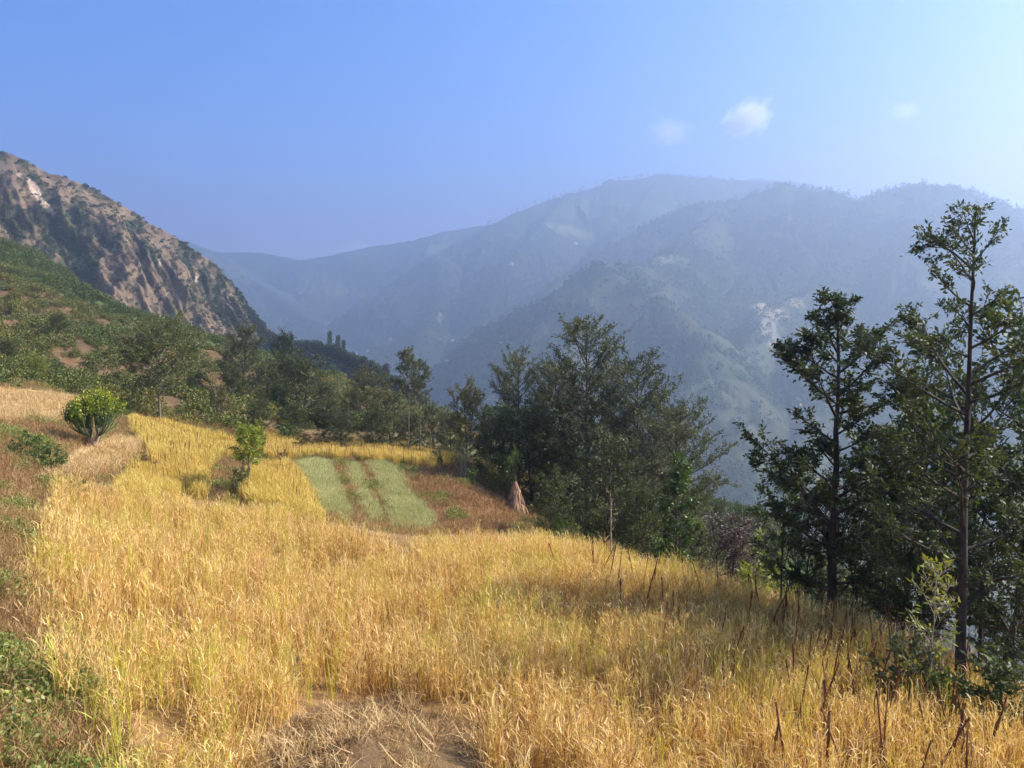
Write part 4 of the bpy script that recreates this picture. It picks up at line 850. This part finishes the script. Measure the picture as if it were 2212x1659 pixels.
for i, (x_, y_, z_) in enumerate(sel[:58]):
    o = link("maize_stalk", big_, None, label="thin dark dry stalk standing in the bright yellow crop of the middle terraces", category="stalk", group="dry stalks in the yellow terraces")
    o.location = (x_, y_, z_); o.rotation_euler = (rg.normal(0, .1), rg.normal(0, .12), rg.uniform(0, 6.28)); o.scale = (1, 1, rg.uniform(.75, 1.1))
scatter("thin_stalks", "many more thin dry stalks among the bright yellow crop of the middle terraces", "stalks", sel[58:700], [big_], rg, .7, 1.05, .1)

# ------------------------------------------------------------------ farmhouses on the far slopes
def simple_mat(name, c_, rough=.8):
    m, t, out, N, L = newmat(name); p_ = N("ShaderNodeBsdfPrincipled"); n = N("ShaderNodeTexNoise"); n.inputs['Scale'].default_value = 1.5
    r = ramp(N, [(.3, tuple(v*.8 for v in c_)), (.7, tuple(min(v*1.1, .85) for v in c_))]); L(n.outputs[0], r.inputs[0]); L(r.outputs[0], p_.inputs['Base Color']); p_.inputs['Roughness'].default_value = rough; L(p_.outputs[0], out.inputs[0]); return m
M_white = simple_mat("limewash", (.78, .74, .68)); M_roof = simple_mat("tin_roof", (.55, .56, .58), .5); M_door = simple_mat("dark_wood", (.08, .05, .04))
def boxv(x0, x1, y0, y1, z0, z1): return [(x, y, z) for z in (z0, z1) for y in (y0, y1) for x in (x0, x1)]
BF = np.array([(0, 2, 3, 1), (4, 5, 7, 6), (0, 1, 5, 4), (2, 6, 7, 3), (0, 4, 6, 2), (1, 3, 7, 5)])
h_wall = mesh("house_wall", boxv(-5, 5, -3, 3, -3, 5), BF, mats=[M_white])
h_roof = mesh("house_roof", [(-5.6, -3.8, 4.8), (5.6, -3.8, 4.8), (5.6, 3.8, 4.8), (-5.6, 3.8, 4.8), (-5.6, 0, 7), (5.6, 0, 7), (-5.6, -3.8, 5.0), (5.6, -3.8, 5.0)], np.array([(0, 1, 5, 4), (2, 3, 4, 5), (0, 3, 2, 1)]), mats=[M_roof])
h_door = mesh("house_door", boxv(-.6, .6, -3.08, -2.99, 0, 2.2), BF, mats=[M_door]); h_win = mesh("house_window", boxv(-.5, .5, -3.08, -2.99, 1, 2.3), BF, mats=[M_door])
for px, py, lab in [(842, 731, "white farmhouse on the lit spur above the far ridge trees"), (981, 735, "long white farmhouse beside pale fields on the slope left of the front spur"), (961, 781, "white farmhouse lowest on the far slope by the foot of the dark spur"), (770, 762, "small white house just right of the landslip ridge"),
                    (792, 758, "small house next to pale terraces near the landslip ridge"), (1247, 525, "highest white house alone on the middle mountain"), (1108, 572, "white farmhouse on the shoulder of the middle mountain"), (752, 630, "white house on the hazy valley side far up the valley")]:
    mm = (px_-px)**2+(py_-py)**2; mm = np.where((mm < 30) & (FR < 3500), FR, 1e9); i_ = np.unravel_index(np.argmin(mm), mm.shape)
    s = .62 if FR[i_] < 1900 else .9
    t = thing("farmhouse", lab, "house", (fx[i_], fy[i_], fz[i_]+1.0), "farmhouses on the far slopes", random.uniform(-.4, .6), s)
    w_ = link("wall", h_wall, t); link("roof", h_roof, t); link("door", h_door, t)
    for dx in (-3, 3): o = link("window", h_win, t); o.location = (dx, 0, 0)

# ------------------------------------------------------------------ clouds beyond the mountains
def cloud_mat(name, dens, seed, thr):
    m, t, out, N, L = newmat(name); tc = N("ShaderNodeTexCoord"); n = N("ShaderNodeTexNoise"); n.inputs['Scale'].default_value = 3.4; n.inputs['Detail'].default_value = 7; n.inputs['Roughness'].default_value = .68
    mp = N("ShaderNodeMapping"); mp.inputs['Location'].default_value = (seed, seed*1.7, 0); L(tc.outputs['Object'], mp.inputs[0]); L(mp.outputs[0], n.inputs[0])
    ln = N("ShaderNodeVectorMath", operation='LENGTH'); L(tc.outputs['Object'], ln.inputs[0])
    a = N("ShaderNodeMath", operation='MULTIPLY_ADD'); a.inputs[1].default_value = -.55; L(ln.outputs['Value'], a.inputs[0]); L(n.outputs[0], a.inputs[2])
    b = N("ShaderNodeMapRange"); b.inputs['From Min'].default_value = thr; b.inputs['From Max'].default_value = thr+.30; b.inputs['To Max'].default_value = dens; L(a.outputs[0], b.inputs[0])
    pv = N("ShaderNodeVolumePrincipled"); pv.inputs['Color'].default_value = (1, 1, 1, 1); pv.inputs['Anisotropy'].default_value = .2; L(b.outputs[0], pv.inputs['Density']); L(pv.outputs[0], out.inputs['Volume']); return m
def blob_mesh():
    n = 24; th = np.linspace(.01, math.pi-.01, n)[:, None]; ph = np.linspace(0, 2*math.pi, n*2)[None, :]
    return np.stack([np.sin(th)*np.cos(ph), np.sin(th)*np.sin(ph), np.cos(th)*np.ones_like(ph)], -1).reshape(-1, 3), grid_faces(n*2, n)
for px, py, w_, h_, ds, th_, sd, lab, ry in [(1612, 258, 85, 52, .022, .12, 3.3, "brightest small white cloud above the far summit", -.5), (1445, 285, 75, 45, .005, .12, 8.1, "faint wispy cloud left of the brightest one", 0), (1955, 240, 50, 32, .006, .12, 5.2, "tiny faint cloud right of the brightest one", 0), (765, 545, 60, 40, .008, .08, 1.2, "pale cloud peeping over the low saddle of the far ridge", -.2), (2190, 450, 60, 30, .01, .1, 2.2, "pale cloud behind the shoulder at the picture edge", 0)]:
    y_ = 4700.; q = P(px, py, y_); v_, f2 = blob_mesh(); o = link("cloud", mesh("cloud", v_, f2[:, ::-1], True, mats=[cloud_mat("cloud_vapour", ds, sd, th_)]), None, label=lab, category="cloud", kind="thing")
    o.location = q; o.scale = (w_/F*y_, w_/F*y_*.7, h_/F*y_); o.rotation_euler = (0, ry, 0)
# ------------------------------------------------------------------ haze in the valley air, and clouds beyond it
def box_mesh(name, x0, x1, y0, y1, z0, z1):
    V = [(x, y, z) for z in (z0, z1) for y in (y0, y1) for x in (x0, x1)]
    return mesh(name, V, np.array([(0, 2, 3, 1), (4, 5, 7, 6), (0, 1, 5, 4), (2, 6, 7, 3), (0, 4, 6, 2), (1, 3, 7, 5)]))
hm_, t, out, N, L = newmat("haze_air")
pv = N("ShaderNodeVolumePrincipled"); pv.inputs['Color'].default_value = (*HAZE_COL, 1); pv.inputs['Density'].default_value = HAZE_DENSITY
pv.inputs['Anisotropy'].default_value = HAZE_G; L(pv.outputs[0], out.inputs['Volume'])
zmax = float(fz.max())+12
hz = link("haze", box_mesh("haze", -3800, 3800, -700, 3950, min(float(fz.min()), float(gzv.min()))-30, zmax), kind='stuff'); hz.data.materials.append(hm_)
print("haze top", zmax)
